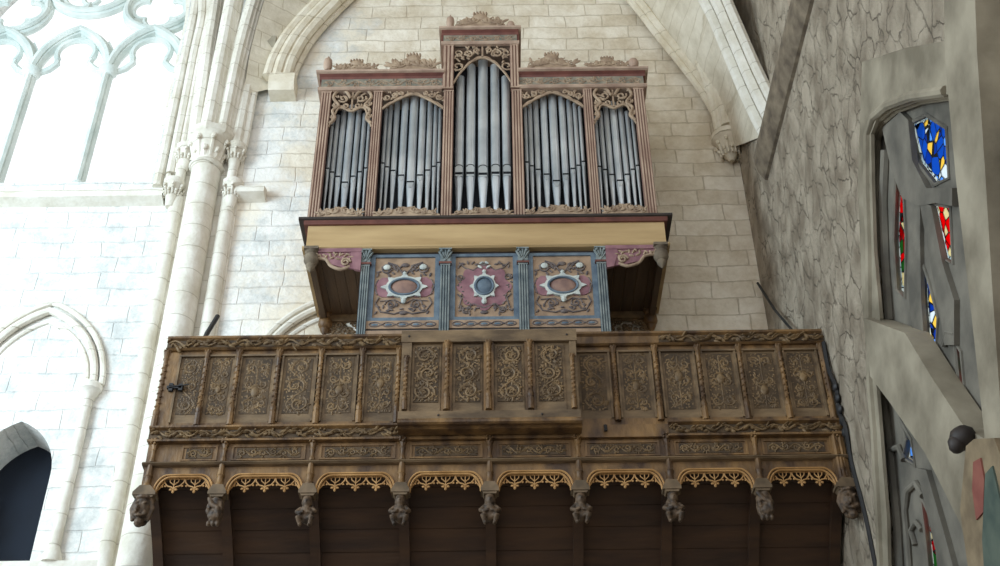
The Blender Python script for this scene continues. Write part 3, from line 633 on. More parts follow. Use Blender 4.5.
# arched tracery between corbels
for i in range(8):
    x0, x1 = cxs[i], cxs[i+1]; a, c_ = x0+.085, x1-.085
    zt, zb, zt2 = 7.2, 6.90, 7.09
    ar = [(a, zb)]+[(a+.13-.13*math.cos(t), zb+(zt2-zb)*math.sin(t)) for t in [k*PI/16 for k in range(1, 9)]]
    ar += [(x0+x1-p[0], p[1]) for p in ar[::-1]]
    b = MB(); b.prism([(x0, zt), (x0, zb)]+ar+[(x1, zb), (x1, zt)], GY-.005, GY+.05)
    sp_ = b.build('arch_board', 'oak', gal)
    b = MB()
    for s_, o_ in ((0, 0), (.022, .02)):
        b.tube([(p[0]+(s_ if p[0] > (x0+x1)/2 else -s_), GY-.012-o_*.3, p[1]+o_) for p in ar], .011, 6)
    b.build('arch_moulding', 'lace', sp_, smooth=True)
    n = 3 if i else 2; b = MB(); L0, L1 = a+.06, c_-.06; d = (L1-L0)/n; yl = GY+.01
    for k in range(n):
        u0 = L0+d*k; u1 = u0+d; um = (u0+u1)/2; zp = 6.955
        for sg in (-1, 1):
            b.tube([(um+sg*d*.5, yl, zt2), (um+sg*d*.46, yl, zt2-.045), (um+sg*d*.3, yl, zt2-.085), (um+sg*d*.1, yl, zt2-.095), (um, yl, zp+.02)], .0085, 5)
            b.tube([(um+sg*d*.22, yl, zt2), (um+sg*d*.2, yl, zt2-.04), (um, yl, zt2-.075)], .006, 5)
            b.ell((um+sg*.024, yl, zp+.012), .018, .010, .013, 0, 6, 4)
            b.ell((um+sg*d*.4, yl, zt2-.085), .012, .008, .012, 0, 6, 4)
        b.ell((um, yl, zp-.010), .014, .010, .02, 0, 6, 4)
        b.tube([(um, yl, zt2), (um, yl, zp)], .006, 5)
    for sg, xe in ((1, a), (-1, c_)):
        b.tube([(xe+sg*.06, yl, zt2-.01), (xe+sg*.055, yl, zt2-.07), (xe+sg*.01, yl, zt2-.13)], .008, 5); b.ell((xe+sg*.05, yl, zt2-.09), .012, .008, .012, 0, 6, 4)
    b.tube([(L0, yl, zt2-.006), (L1, yl, zt2-.006)], .01, 5)
    b.build('lace_tracery', 'lace', sp_, smooth=True)
# corbels: colonnette, abacus, carved figure
def figure(mb, x, y, z, kind, rnd):
    # z is top of the figure, about 0.3 m tall; crouching atlas supporting the abacus
    s = 1.0
    if kind == 'man':
        mb.ell((x, y-.05, z-.07), .048, .05, .058, 0, 12, 8)          # head
        mb.ell((x, y-.1, z-.072), .009, .014, .014)                   # nose
        for sg in (-1, 1):
            mb.ell((x+sg*.016, y-.095, z-.06), .009, .006, .005)       # eyes bulge
            mb.ell((x+sg*.042, y-.04, z-.07), .014, .02, .035)          # hair / cap sides
            mb.tube([(x+sg*.05, y-.04, z-.13), (x+sg*.095, y-.05, z-.17), (x+sg*.06, y-.095, z-.2), (x+sg*.015, y-.105, z-.185)], [.026, .024, .02, .017], 8)
            mb.tube([(x+sg*.03, y-.05, z-.23), (x+sg*.07, y-.1, z-.245), (x+sg*.045, y-.06, z-.31)], [.032, .03, .02], 8)
            mb.ell((x+sg*.045, y-.085, z-.315), .02, .034, .014)
        mb.ell((x, y-.09, z-.095), .016, .008, .005)
        mb.ell((x, y-.035, z-.025), .052, .05, .022)
        mb.ell((x, y-.045, z-.165), .056, .05, .065, 0, 10, 6)
        mb.ell((x, y-.04, z-.23), .055, .05, .05, 0, 10, 6)
    elif kind == 'beast':
        mb.ell((x, y-.04, z-.09), .085, .07, .08, .3, 10, 6); mb.ell((x+.01, y-.06, z-.2), .075, .07, .07, -.3, 10, 6)
        for k in range(9):
            a = k*.7; mb.ell((x+.06*math.cos(a), y-.085+.01*math.sin(3*a), z-.14+.09*math.sin(a)), .027, .024, .036, a, 8, 5)
        mb.tube([(x-.07, y-.08, z-.03), (x-.03, y-.11, z-.11), (x+.04, y-.12, z-.15), (x+.05, y-.1, z-.24)], [.02, .026, .026, .018], 8)
        for sg in (-1, 0, 1): mb.ell((x+sg*.045, y-.06, z-.28), .024, .03, .03)
    else:                                                              # big grimacing head
        mb.ell((x, y-.05, z-.13), .09, .085, .12, 0, 12, 8); mb.ell((x-.02, y-.14, z-.15), .022, .035, .036)
        for sg in (-1, 1):
            mb.ell((x+sg*.04, y-.12, z-.09), .026, .02, .016, sg*.3); mb.ell((x+sg*.05, y-.11, z-.19), .03, .026, .03)
            mb.tube([(x+sg*.07, y-.04, z-.02), (x+sg*.1, y-.04, z-.12), (x+sg*.075, y-.05, z-.24)], [.026, .03, .02], 8)
        mb.ell((x, y-.12, z-.215), .05, .026, .016); mb.ell((x, y-.08, z-.27), .05, .055, .045); mb.ell((x, y-.06, z-.02), .085, .08, .035)
kinds = ['head', 'beast', 'man', 'man', 'man', 'man', 'man', 'beast', 'head']
names = ['carved grimacing head corbel', 'carved curling beast corbel', 'carved crouching figure corbel'] 
for i, cx in enumerate(cxs):
    b = MB(); ww = .088 if i not in (0, 8) else .11
    b.prism([(cx-.05, 6.97), (cx-ww, 6.9), (cx-ww, 6.87), (cx+ww, 6.87), (cx+ww, 6.9), (cx+.05, 6.97)], GY-.09, GY+.05)
    b.prism([(cx-ww+.015, 6.87), (cx-ww+.03, 6.845), (cx+ww-.03, 6.845), (cx+ww-.015, 6.87)], GY-.08, GY+.04)
    cb_ = b.build('corbel', 'figst', gal, label=names[{'head': 0, 'beast': 1, 'man': 2}[kinds[i]]])
    b = MB(); figure(b, cx, GY-.0, 6.86, kinds[i], rnd); b.v = [(cx+(p[0]-cx)*.95, p[1], 6.86+(p[2]-6.86)*1.03) for p in b.v]; b.ell((cx, GY+.03, 6.72), .07, .05, .13, 0, 10, 6)
    fo = b.build('figure', 'figure', cb_, smooth=True)
    md = fo.modifiers.new('remesh', 'REMESH'); md.mode = 'VOXEL'; md.voxel_size = .007; md.use_smooth_shade = True
    b = MB(); b.lathe((cx, GY-.03, 0), [(.045, 6.955), (.045, 6.99), (.032, 7.01), (.03, 7.07), (.042, 7.09), (.034, 7.11), (.028, 7.2), (.03, 7.22), (.012, 7.24)], 8); b.build('corbel_colonnette', 'oak', cb_, smooth=True)
    b = MB(); b.lathe((cx, GY-.015, 0), [(.03, 7.25), (.03, 7.28), (.02, 7.3), (.02, 7.36), (.03, 7.38), (.022, 7.4), (.036, 7.44), (.036, 7.47), (.01, 7.5)], 8)
    for k in range(5): b.ell((cx+.03*math.cos(k*1.25), GY-.05, 7.47+.025*math.sin(k*1.25)), .015, .02, .015)
    b.build('frieze_colonnette', 'oak', gal, smooth=True)
# left outer edge boarding
b = MB(); b.box(GX0-.0, GX0+.05, GY+.05, YW, 7.2, 8.6); b.build('side_board', 'oak', gal, label='left end of parapet')
b = MB(); b.box(GX0+.0, GX0+.08, GY-.02, GY+.04, 6.9, 7.46); b.build('end_post', 'oak', gal)
b = MB(); b.box(GX1-.14, GX1, GY-.03, GY+.05, 6.9, 7.46); b.tube([(GX1-.04, GY-.03, 6.9), (GX1-.04, GY-.03, 8.55)], .022, 8); b.tube([(GX1-.1, GY-.04, 6.9), (GX1-.1, GY-.04, 7.46)], .02, 8); b.build('end_post', 'oak', gal, label='right end post against the wall')
b = MB(); b.box(GX0+.01, GX0+.1, GY-.02, GY+.2, 5.2, 6.7); 
# iron latch
b = MB(); b.box(-3.42, -3.27, GY-.045, GY-.01, 8.09, 8.12); b.box(-3.4, -3.36, GY-.045, GY-.01, 8.06, 8.15); b.box(-3.30, -3.26, GY-.045, GY-.01, 8.065, 8.14); b.tube([(-3.40, GY-.05, 8.10), (-3.2, GY-.045, 8.13)], .008, 6)
b.build('iron_latch', 'iron', gal, label='black iron latch')
b = MB(); b.tube([(1.03, GY-.06, 7.58), (1.03, GY-.1, 7.56), (1.03, GY-.1, 7.5)], .018, 6); b.build('iron_hook', 'iron', gal, label='small iron hook')

# --- projecting panelled screen in the middle of the gallery
SY = 10.25; sx0, sx1 = -1.01, .77
scr = root('panelled_screen', (-.12, 10.35, 7.45), 'greyish oak four panel screen projecting from the middle of the gallery', 'panelling')
b = MB(); b.box(sx0, sx1, SY+.03, SY+.06, 7.54, 8.6); b.box(sx0, sx0+.04, SY, GY-.01, 7.54, 8.6); b.box(sx1-.04, sx1, SY, GY-.01, 7.54, 8.6); b.build('back_board', 'oakg', scr)
b = MB(); b.box(sx0-.01, sx1+.01, SY-.02, SY+.05, 8.47, 8.61); b.box(sx0, sx0+.1, SY-.01, SY+.05, 7.64, 8.47); b.box(sx1-.07, sx1, SY-.01, SY+.05, 7.64, 8.47)
b.box(sx0-.01, sx1+.01, SY-.02, SY+.05, 7.54, 7.65); b.build('frame', 'oakg', scr)
for x, z in ((-.94, 8.54), (.68, 8.54), (-.62, 7.6), (.4, 7.6)): MB().ell((x, SY-.024, z), .012, .008, .012).build('peg', 'dark', scr)
b = MB(); b.prism([(SY-.04, 7.54), (SY-.04, 7.515), (SY-.02, 7.5), (SY+.02, 7.5), (SY+.05, 7.485), (GY-.08, 7.485), (GY-.08, 7.56), (SY-.03, 7.56)], sx0-.01, sx1+.02, 'x'); b.build('ledge', 'oak', scr)
sc = [(-.755, .25), (-.335, .25), (.085, .25), (.50, .25)]
for i, (px, pw) in enumerate(sc):
    b = MB(); x0, x1 = px-pw/2, px+pw/2; b.box(x0-.02, x1+.02, SY+.02, SY+.035, 7.65, 8.45)
    pn = b.build('carved_panel', 'oakg', scr); MB().box(x0, x1, SY+.012, SY+.021, 7.77, 8.43).build('ground', 'ground', pn); c = MB(); carve_vertical(c, x0, x1, 7.78, 8.42, SY+.012, 60+i*3, .012); c.build('relief', 'oakd', pn, smooth=True)
for x in (-.545, -.125, .292): MB().box(x-.05, x+.05, SY-.005, SY+.03, 7.65, 8.47).build('stile', 'oak', scr); colonnette(scr, x, SY-.02, 7.66, 8.48, .026, 'oak')
for x in (-.96, .72): colonnette(scr, x, SY-.025, 7.66, 8.3, .022, 'oak')

# ================================================================== PIPE ORGAN
OY = 11.3
org = root('pipe_organ', (-.17, 11.9, 7.34), 'tall painted pipe organ with five bays of grey metal pipes', 'organ')
# carcass
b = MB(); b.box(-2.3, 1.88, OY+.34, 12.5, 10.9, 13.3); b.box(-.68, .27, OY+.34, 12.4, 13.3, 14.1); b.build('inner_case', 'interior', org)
b = MB(); b.box(-2.35, -2.31, OY, 12.5, 10.88, 13.35); b.box(1.89, 1.93, OY, 12.5, 10.88, 13.35); b.build('side_wall', 'case', org)
# main ledge
b = MB(); b.box(-2.31, 1.99, OY-.12, 12.55, 10.49, 10.83); b.v = [(p[0], p[1]+.03 if p[1] < 12 else p[1], p[2]) for p in b.v]; b.build('ledge_fascia', 'tanwood', org, label='honey coloured fascia board')
b = MB(); b.prism([(OY-.15, 10.42), (OY-.17, 10.44), (OY-.17, 10.46), (OY-.14, 10.48), (OY-.12, 10.5), (12.55, 10.5), (12.55, 10.42)], -2.34, 2.02, 'x'); b.build('ledge_moulding', 'tanwood', org)
b = MB(); b.prism([(OY-.12, 10.83), (OY-.13, 10.845), (OY-.15, 10.87), (12.55, 10.87), (12.55, 10.83)], -2.36, 2.03, 'x'); b.build('ledge_cove', 'redbrown', org)  # dark red colour stands in for the shadow below the ledge top
b = MB(); b.prism([(OY-.15, 10.87), (OY-.17, 10.88), (OY-.17, 10.91), (OY-.15, 10.92), (12.55, 10.92), (12.55, 10.87)], -2.42, 2.09, 'x'); b.build('ledge_top', 'dark', org)
# pilasters
def pilaster(x0, x1, z0, z1, y, base='groove', reed='case', n=4, name='pilaster'):
    p = MB().box(x0, x1, y+.01, y+.08, z0, z1).build(name, base, org)
    b = MB(); d = (x1-x0)/n
    for k in range(n):
        c = x0+d*(k+.5); b.prism([(c-d*.34, y+.012), (c-d*.24, y-.004), (c+d*.24, y-.004), (c+d*.34, y+.012)], z0+.02, z1-.02, 'z')
    b.box(x0, x1, y-.006, y+.012, z0, z0+.02); b.box(x0, x1, y-.006, y+.012, z1-.02, z1)
    b.build('reeding', reed, p); return p
pils = [(-2.35, -2.21), (-1.65, -1.53), (-.72, -.585), (.18, .32), (1.13, 1.25), (1.80, 1.94)]
for a, c_ in pils: pilaster(a, c_, 10.88, 13.2, OY-.02)
for a, c_ in ((-.74, -.59), (.17, .29)): pilaster(a, c_, 13.2, 14.04, OY-.06, n=3)
b = MB(); b.box(-.73, -.7, OY, 12.4, 13.2, 14.04); b.box(.25, .28, OY, 12.4, 13.2, 14.04); b.build('tower_side', 'case', org)
# entablatures
def entab(x0, x1, zb, h1, h2, h3, y, ends=(.06, .06), seed=0):
    b = MB(); b.prism([(y-.03, zb), (y-.05, zb+.02), (y-.05, zb+h1-.02), (y-.02, zb+h1), (12.3, zb+h1), (12.3, zb)], x0-ends[0]*.5, x1+ends[1]*.5, 'x'); e = b.build('architrave', 'case', org)
    z = zb+h1; b = MB(); b.box(x0, x1, y-.01, 12.3, z, z+h2); fz = b.build('frieze', 'gfrieze', org, label='grey green carved frieze')
    c = MB(); carve_horizontal(c, x0+.03, x1-.03, z+.015, z+h2-.015, y-.012, seed, .0065, pitch=h2*1.1); c.build('relief', 'fret', fz, smooth=True)
    z += h2; b = MB(); b.prism([(y-.01, z), (y-.02, z+h3*.35), (y-.06, z+h3*.6), (12.3, z+h3*.6), (12.3, z)], x0-ends[0]*.4, x1+ends[1]*.4, 'x'); b.build('cornice_bed', 'redbrown', org)
    b = MB(); b.prism([(y-.06, z+h3*.6), (y-.09, z+h3*.7), (y-.1, z+h3*.92), (y-.08, z+h3), (12.3, z+h3), (12.3, z+h3*.6)], x0-ends[0], x1+ends[1], 'x'); b.build('cornice', 'case', org)
entab(-2.36, -.72, 13.2, .06, .16, .1, OY-.02, (.07, 0), 71); entab(.28, 1.95, 13.2, .06, .16, .1, OY-.02, (0, .07), 72)
entab(-.74, .27, 14.03, .06, .14, .1, OY-.05, (.06, .06), 73)
b = MB(); b.box(-.77, -.745, OY-.05, 12.2, 14.1, 14.3); b.box(.275, .3, OY-.05, 12.2, 14.1, 14.3); b.build('cornice_return', 'redbrown', org)
# pipes
def pipe(x, r, zm, ztop, zf, big=False):
    y = OY+.12
    r *= .95; b = MB(); b.lathe((x, y, 0), [(.010, zf), (r*.28, zf+.02), (r*.98, zm-.045), (r, zm-.03), (r, ztop-.004), (r*.92, ztop)], 18)
    p = b.build('organ_pipe', 'tin', org, smooth=True)
    h = .02 if not big else .034
    mo = MB(); mo.box(x-r*.84, x+r*.84, y-r-.008, y-r*.4, zm-.0-h/2, zm+h/2); mo.build('mouth', 'slot', p)
    if big:
        l_ = MB(); w2 = r*.8; l_.prism([(x-w2, zm+.012), (x+w2, zm+.012), (x+w2, zm+.11)]+[(x+w2*math.cos(a), zm+.11+w2*.75*math.sin(a)) for a in [PI*k/10 for k in range(1, 10)]]+[(x-w2, zm+.11)], y-r-.001, y-r*.6); l_.build('upper_lip', 'tin', p)
        l_ = MB(); l_.tube([(x+w2*math.cos(a), y-r-.002, zm+.11+w2*.75*math.sin(a)) for a in [PI*k/10 for k in range(11)]], .006, 5); l_.build('lip_arch', 'slot', p, smooth=True)
        l_ = MB(); l_.box(x-w2, x+w2, y-r-.003, y-r*.6, zm-.045, zm-.012); l_.build('lower_lip', 'tin', p)
    else:
        l_ = MB(); l_.prism([(x-r*.8, zm-.01), (x+r*.8, zm-.01), (x+r*.3, zm-.09), (x-r*.3, zm-.09)], y-r-.003, y-r*.6); l_.build('lower_lip', 'tin', p)
bays = {
 'A': [(-2.183, .026, 11.93), (-2.118, .031, 11.86), (-2.04, .038, 11.78), (-1.943, .05, 11.67), (-1.845, .038, 11.78), (-1.765, .031, 11.86), (-1.695, .026, 11.93)],
 'B': [(-1.484, .026, 12.01), (-1.425, .03, 11.94), (-1.342, .038, 11.87), (-1.236, .047, 11.78), (-1.115, .058, 11.66), (-.998, .047, 11.78), (-.902, .038, 11.87), (-.826, .03, 11.94), (-.766, .025, 12.01)],
 'C': [(-.505, .061, 11.79), (-.36, .064, 11.79), (-.2, .07, 11.77), (-.04, .064, 11.79), (.105, .061, 11.79)],
 'D': [(.362, .025, 12.0), (.424, .03, 11.93), (.502, .038, 11.86), (.606, .047, 11.77), (.727, .058, 11.65), (.848, .047, 11.77), (.944, .038, 11.87), (1.018, .03, 11.93), (1.084, .026, 12.0)],
 'E': [(1.284, .026, 11.91), (1.352, .031, 11.85), (1.43, .038, 11.76), (1.527, .05, 11.65), (1.624, .038, 11.76), (1.703, .031, 11.85), (1.77, .026, 11.92)]}
tops = {'A': lambda u: 12.66+.3*(1-abs(u)**1.4), 'B': lambda u: 12.95+.28*(1-abs(u)**1.5), 'C': lambda u: 13.42+.5*(1-abs(u)**1.6), 'D': lambda u: 12.95+.28*(1-abs(u)**1.5), 'E': lambda u: 12.66+.3*(1-abs(u)**1.4)}
edges = {'A': (-2.21, -1.65), 'B': (-1.53, -.72), 'C': (-.585, .18), 'D': (.32, 1.13), 'E': (1.25, 1.80)}
for k, ps in bays.items():
    e0, e1 = edges[k]; c_ = (e0+e1)/2; hw = (e1-e0)/2
    for x, r, zm in ps: pipe(x, r, zm, tops[k]((x-c_)/hw)+.1*(k in 'AE'), 10.95, k == 'C')
    rd = MB(); zr = 11.62; rd.tube([(e0, OY+.26, 11.75), (e1, OY+.26, 11.75)], .008, 6)
    if k != 'C': rd2 = MB(); rd2.tube([(e0, OY+.15, 12.52 if k in 'BD' else 12.36), (e1, OY+.15, 12.52 if k in 'BD' else 12.36)], .005, 6)
    rd.build('stay_rod', 'iron' , org, smooth=True)
    if k != 'C': rd2.build('stay_rod', 'iron', org, smooth=True)
for x, h in ((-1.2, 11.35), (-1.06, 11.2), (-.9, 11.32), (-.8, 11.28), (-.42, 11.24), (.03, 11.22), (.4, 11.25), (.55, 11.36), (.83, 11.32), (.9, 11.24), (-2.0, 11.2), (1.58, 11.2)):
    b = MB(); b.lathe((x, OY+.26, 0), [(.02, 10.9), (.02, h)], 10); b.build('inner_pipe', 'tin', org, smooth=True)
# pipe shades
def shade(x0, x1, ztop, fn, seed, y=OY+.0, n=24, kind='arch'):
    rnd = random.Random(seed); W_ = x1-x0; c = (x0+x1)/2; hw = W_/2
    low = [(x0+W_*i/n, fn((x0+W_*i/n-c)/hw)) for i in range(n+1)]
    b = MB()
    up_ = [(p[0], min(ztop, p[1]+.035+.02*abs(math.sin(i/n*PI*6)))) for i, p in enumerate(low)]
    b.prism(low+up_[::-1], y, y+.022)
    b.box(x0, x1, y, y+.022, ztop-.03, ztop); b.box(c-.012, c+.012, y, y+.022, fn(0), ztop)
    s_ = b.build('pipe_shade', 'fret', org)
    r = MB()
    r.tube([(p[0], y-.004, p[1]) for p in low], .013, 6)
    for sg in (-1, 1):
        if kind == 'heart':
            L_ = [(.98, 12.62), (.74, 12.72), (.88, 12.86), (.62, 12.95), (.9, 13.1), (.7, 13.22), (.3, 13.2), (.08, 13.08)]
            pth = [(p.x, y-.004, p.z) for p in smooth_path([Vector((c+sg*hw*u, 0, z)) for u, z in L_], 5)]
            r.tube(pth, .022, 8)
            for (u, z, R_) in ((.42, 13.08, .07), (.3, 12.95, .05), (.78, 12.98, .045), (.84, 12.76, .04)): r.tube(spiral(c+sg*hw*u, z, R_, R_*.25, (0 if sg > 0 else PI)+.5, 1.2, -sg, y-.004, 14), .013, 6)
            for j in range(12): u = rnd.uniform(.08, .9); z = max(fn(u)+.05, 0)+rnd.uniform(0, 1)*(ztop-fn(u)-.07); leaf(r, c+sg*hw*u, z, .06, .028, PI/2-sg*rnd.uniform(.2, 1.4), y-.002, .014)
        else:
            k_ = ((.86, .055), (.62, .05), (.4, .035)) if kind == 'arch' else ((.84, .09), (.84, .07), (.5, .07), (.22, .045))
            for q, (u, R_) in enumerate(k_):
                x = c+sg*hw*u; zl = fn(u)+.03; g_ = ztop-.02-zl; z = zl+g_*(.5 if kind == 'arch' else (.3, .75, .55, .6)[q]); R_ = min(R_, g_*.45 if kind == 'arch' else g_*.3+.03)
                r.tube(spiral(x, z, R_, R_*.25, (0 if sg > 0 else PI)+.9*q, 1.25, -sg, y-.004, 14), .013, 6)
            for j in range(16 if kind == 'arch' else 26):
                u = rnd.uniform(.1, .97); zl = fn(u)+.03; z = zl+rnd.uniform(.1, .9)*(ztop-.02-zl); leaf(r, c+sg*hw*u, z, .065, .03, PI/2-sg*rnd.uniform(-.6, 1.6), y-.002, .014)
    r.build('scrollwork', 'fret', s_, smooth=True)
shade(-1.53, -.72, 13.24, lambda u: 12.88+.27*(1-abs(u)**1.4), 81); shade(.32, 1.13, 13.24, lambda u: 12.88+.27*(1-abs(u)**1.4), 82)
shade(-.60, .19, 14.06, lambda u: 13.3+.5*(1-abs(u)**1.9), 83, OY-.03, kind='tall')
hf = lambda u: (12.56+(1-abs(u))*.95 if abs(u) > .66 else 12.88-.03*math.cos(u*PI*2))
shade(-2.21, -1.65, 13.24, hf, 84, kind='heart'); shade(1.25, 1.80, 13.24, hf, 85, kind='heart')
# carved crestings at the pipe feet and over the cornices
def cresting(name, x0, x1, z0, h, y, seed, top=None, mt='fret', parts=3):
    rnd = random.Random(seed); c = (x0+x1)/2; hw = (x1-x0)/2; b = MB()
    prof = [(x0, z0)]+[(x0+2*hw*i/24, z0+h*(.22+.62*max(0, math.cos((i/12-1)*PI*.62))**1.3+.1*abs(math.sin(i*PI/4)))) for i in range(25)]+[(x1, z0)]
    b.prism(prof, y, y+.03)
    for sg in (-1, 1):
        for u, rr in ((.25, .3), (.55, .28), (.82, .22)):
            b.tube(spiral(c+sg*hw*u, z0+h*(.62-.42*u)+.01, h*rr, h*.07, PI/2, 1.4, sg, y-.006, 14), .0085, 6)
            for j in range(4): a = rnd.uniform(0, 3.1); leaf(b, c+sg*hw*u, z0+h*.3, h*.5, h*.16, a, y-.004, .014)
    if top:
        b.ell((c, y, z0+h*.78), top, .03, h*.26, 0, 10, 6)
        for k in range(-2, 3): b.ell((c+k*top*.42, y-.01, z0+h*1.02-abs(k)*h*.04), top*.2, .028, h*.12)
    return b.build(name, mt, org, smooth=True)
for (k, e), h in zip(edges.items(), (.16, .15, .12, .15, .16)): cresting('foot_cresting', e[0], e[1], 10.91, h+.03, OY-.15, ord(k))
cresting('crest', -2.2, -1.6, 13.51, .2, OY-.09, 91, .09); cresting('crest', -1.45, -.82, 13.51, .3, OY-.09, 92, .1)
cresting('crest', .40, 1.06, 13.51, .29, OY-.09, 93, .1); cresting('crest', 1.2, 1.76, 13.51, .2, OY-.09, 94, .09)
cresting('crest', -.58, .11, 14.32, .28, OY-.12, 95, .1)
def urn(x, z, r, h, ball=False):
    b = MB()
    if ball: b.lathe((x, OY-.08, z), [(r*.7, 0), (r*.6, .02), (r*.95, r*.7), (r*1.05, r*1.3), (r*.85, r*2), (r*.4, r*2.35), (.004, r*2.4)], 14)
    else: b.lathe((x, OY-.08, z), [(r*.8, 0), (r*.55, .03), (r*.95, h*.25), (r*1.05, h*.5), (r*.9, h*.72), (r*.35, h*.82), (r*.25, h*.9), (.004, h)], 14)
    b.build('finial', 'case', org, label='round ball finial' if ball else 'urn finial', smooth=True)
urn(-2.29, 13.52, .058, .3); urn(1.83, 13.52, .07, .2, True); urn(-.65, 14.33, .055, .3); urn(.19, 14.33, .055, .2, True)
# --- lower case: painted panels between fluted pilasters
LY = 11.2
b = MB(); b.box(-1.62, 1.24, LY+.06, 12.5, 7.34, 10.42); b.build('lower_case', 'case', org)
def lpil(x0, x1):
    p = pilaster(x0, x1, 7.36, 10.2, LY-.03, 'bgroove', 'bluegrey', 4, 'lower_pilaster')
    b = MB(); b.box(x0-.015, x1+.015, LY-.05, LY+.06, 10.2, 10.225); r = b.build('neck_moulding', 'redbrown', p)
    b = MB(); b.box(x0, x1, LY-.03, LY+.06, 10.225, 10.42); b.box(x0-.015, x1+.015, LY-.06, LY+.06, 10.4, 10.42)
    c = (x0+x1)/2
    for k in range(-2, 3): b.ell((c+k*.026, LY-.035, 10.33+.02*(2-abs(k))), .014, .02, .065, -k*.25, 6, 5)
    for sg in (-1, 1): b.ell((c+sg*.045, LY-.05, 10.38), .02, .018, .02)
    b.ell((c, LY-.035, 10.26), .015, .012, .02)
    b.build('capital', 'bluegrey', p, smooth=True, label='leafy blue grey capital')
lp = [(-1.63, -1.525), (-.70, -.58), (.213, .33), (1.135, 1.25)]
for a, c_ in lp: lpil(a, c_)
def painted_panel(x0, x1, centre):
    c = (x0+x1)/2; z0, z1 = 9.41, 10.37; cz = 9.89; y = LY
    fr = MB(); fr.prism([[(x0, z0), (x1, z0), (x1, z1), (x0, z1)], [(x0+.06, z0+.05), (x1-.06, z0+.05), (x1-.06, z1-.04), (x0+.06, z1-.04)]], y, y+.05)
    p = fr.build('painted_panel', 'blue', org, label='blue framed panel with %s cartouche' % ('round' if centre else 'oval'))
    MB().box(x0+.05, x1-.05, y+.02, y+.04, z0+.04, z1-.03).build('panel_field', 'tanpaint', p)
    hw = (x1-x0)/2-.07
    f = MB()
    if not centre:
        for sg in (-1, 1): MB().prism([(c+sg*hw*a, cz+b_) for a, b_ in ((.35, .14), (.75, .15), (.98, .08), (.92, 0), (.98, -.08), (.75, -.13), (.35, -.14))], y+.01, y+.025).build('pink_field', 'pink', p)
    if centre:
        pts = []
        for k in range(48):
            a = 2*PI*k/48; r = 1+.1*math.cos(8*a); pts.append((c+hw*.98*r*math.cos(a)*(1 if abs(math.cos(a)) > .0 else 1)*.92, cz+.0+.34*r*math.sin(a)*.92))
        f.prism(pts, y+.01, y+.025)
    if centre: f.build('pink_field', 'pink', p)
    s_ = MB(); yy = y+.014
    for sg in (-1, 1):
        if not centre:
            s_.tube(spiral(c+sg*hw*.6, cz+.27, .09, .03, PI if sg > 0 else 0, 1.1, -sg, yy, 14), .011, 6)
            s_.tube([(c+sg*.02, yy, cz+.2), (c+sg*.1, yy, cz+.33), (c+sg*hw*.6, yy, cz+.37)], .010, 6)
            s_.tube([(c, yy, cz-.33), (c+sg*hw*.3, yy, cz-.37), (c+sg*hw*.75, yy, cz-.34), (c+sg*hw*.95, yy, cz-.22), (c+sg*hw*.85, yy, cz-.14)], .010, 6)
            s_.tube(spiral(c+sg*hw*.42, cz-.24, .075, .02, 0 if sg > 0 else PI, 1.3, sg, yy, 14), .009, 6)
            s_.tube(spiral(c+sg*hw*.42, cz-.24, .04, .01, PI/2, 1.1, -sg, yy, 10), .009, 6); s_.tube([(c+sg*.03, yy, cz-.22), (c+sg*hw*.3, yy, cz-.17), (c+sg*hw*.8, yy, cz-.19)], .008, 5)
            for q in range(9): leaf(s_, c+sg*hw*(.15+.09*q), cz-.3+.03*math.sin(q*2.1), .06, .025, q*1.3, yy, .012); leaf(s_, c+sg*hw*(.12+.07*q), cz+.24+.05*math.sin(q*1.7), .06, .025, q*.8, yy, .012)
            s_.tube(spiral(c+sg*hw*.3, cz+.3, .045, .012, 0, 1.3, sg, yy, 10), .009, 6)
            for q in range(5): leaf(s_, c+sg*hw*(.5+.1*q), cz+.3-.02*q, .07, .03, q*1.1, yy, .012)
            s_.tube([(c+sg*hw*.9, yy, cz+.12), (c+sg*hw*1.02, yy, cz+.02), (c+sg*hw*.9, yy, cz-.1)], .010, 6)
        else:
            s_.tube([(c+sg*.06, yy, cz+.3), (c+sg*hw*.4, yy, cz+.24), (c+sg*hw*.7, yy, cz+.28), (c+sg*hw*.9, yy, cz+.36)], .010, 6)
            s_.tube([(c+sg*hw*.95, yy, cz-.1), (c+sg*hw*.8, yy, cz-.16), (c+sg*hw*.9, yy, cz-.3)], .010, 6)
            s_.tube([(c, yy, cz-.3), (c+sg*hw*.4, yy, cz-.24), (c+sg*hw*.6, yy, cz-.32)], .010, 6)
            s_.tube(spiral(c+sg*hw*.65, cz-.33, .05, .015, 0, 1.4, sg, yy, 12), .009, 6); s_.tube(spiral(c+sg*hw*.85, cz+.14, .05, .015, 0, 1.4, sg, yy, 12), .009, 6)
            for q in range(12): leaf(s_, c+sg*hw*(.3+.055*q), cz-.3-.05*math.sin(q*1.9), .06, .026, q*1.2, yy, .012); leaf(s_, c+sg*hw*(.72+.025*q), cz-.2+.035*q, .045, .02, q*1.5, yy, .012)
            for q in range(6): leaf(s_, c+sg*hw*(.35+.11*q), cz+.33, .06, .025, q*.9, yy, .012)
    s_.ell((c, yy, cz+.33), .05, .015, .03); s_.ell((c, yy, cz-.36), .05, .015, .025)
    s_.build('scroll_relief', 'scroll', p, smooth=True)
    k_ = MB(); rx, rz = (.17, .115) if not centre else (.105, .125); pts = []
    for k in range(64):
        a = 2*PI*k/64; bump_ = max(0, math.cos(8*a))**2; r = 1.26+.36*bump_; pts.append((c+rx*r*math.cos(a), cz+rz*r*math.sin(a)*1.04))
    k_.prism([pts, [(c+rx*.95*math.cos(2*PI*k/32), cz+rz*.95*math.sin(2*PI*k/32)) for k in range(32)]], y-.012, y+.02)
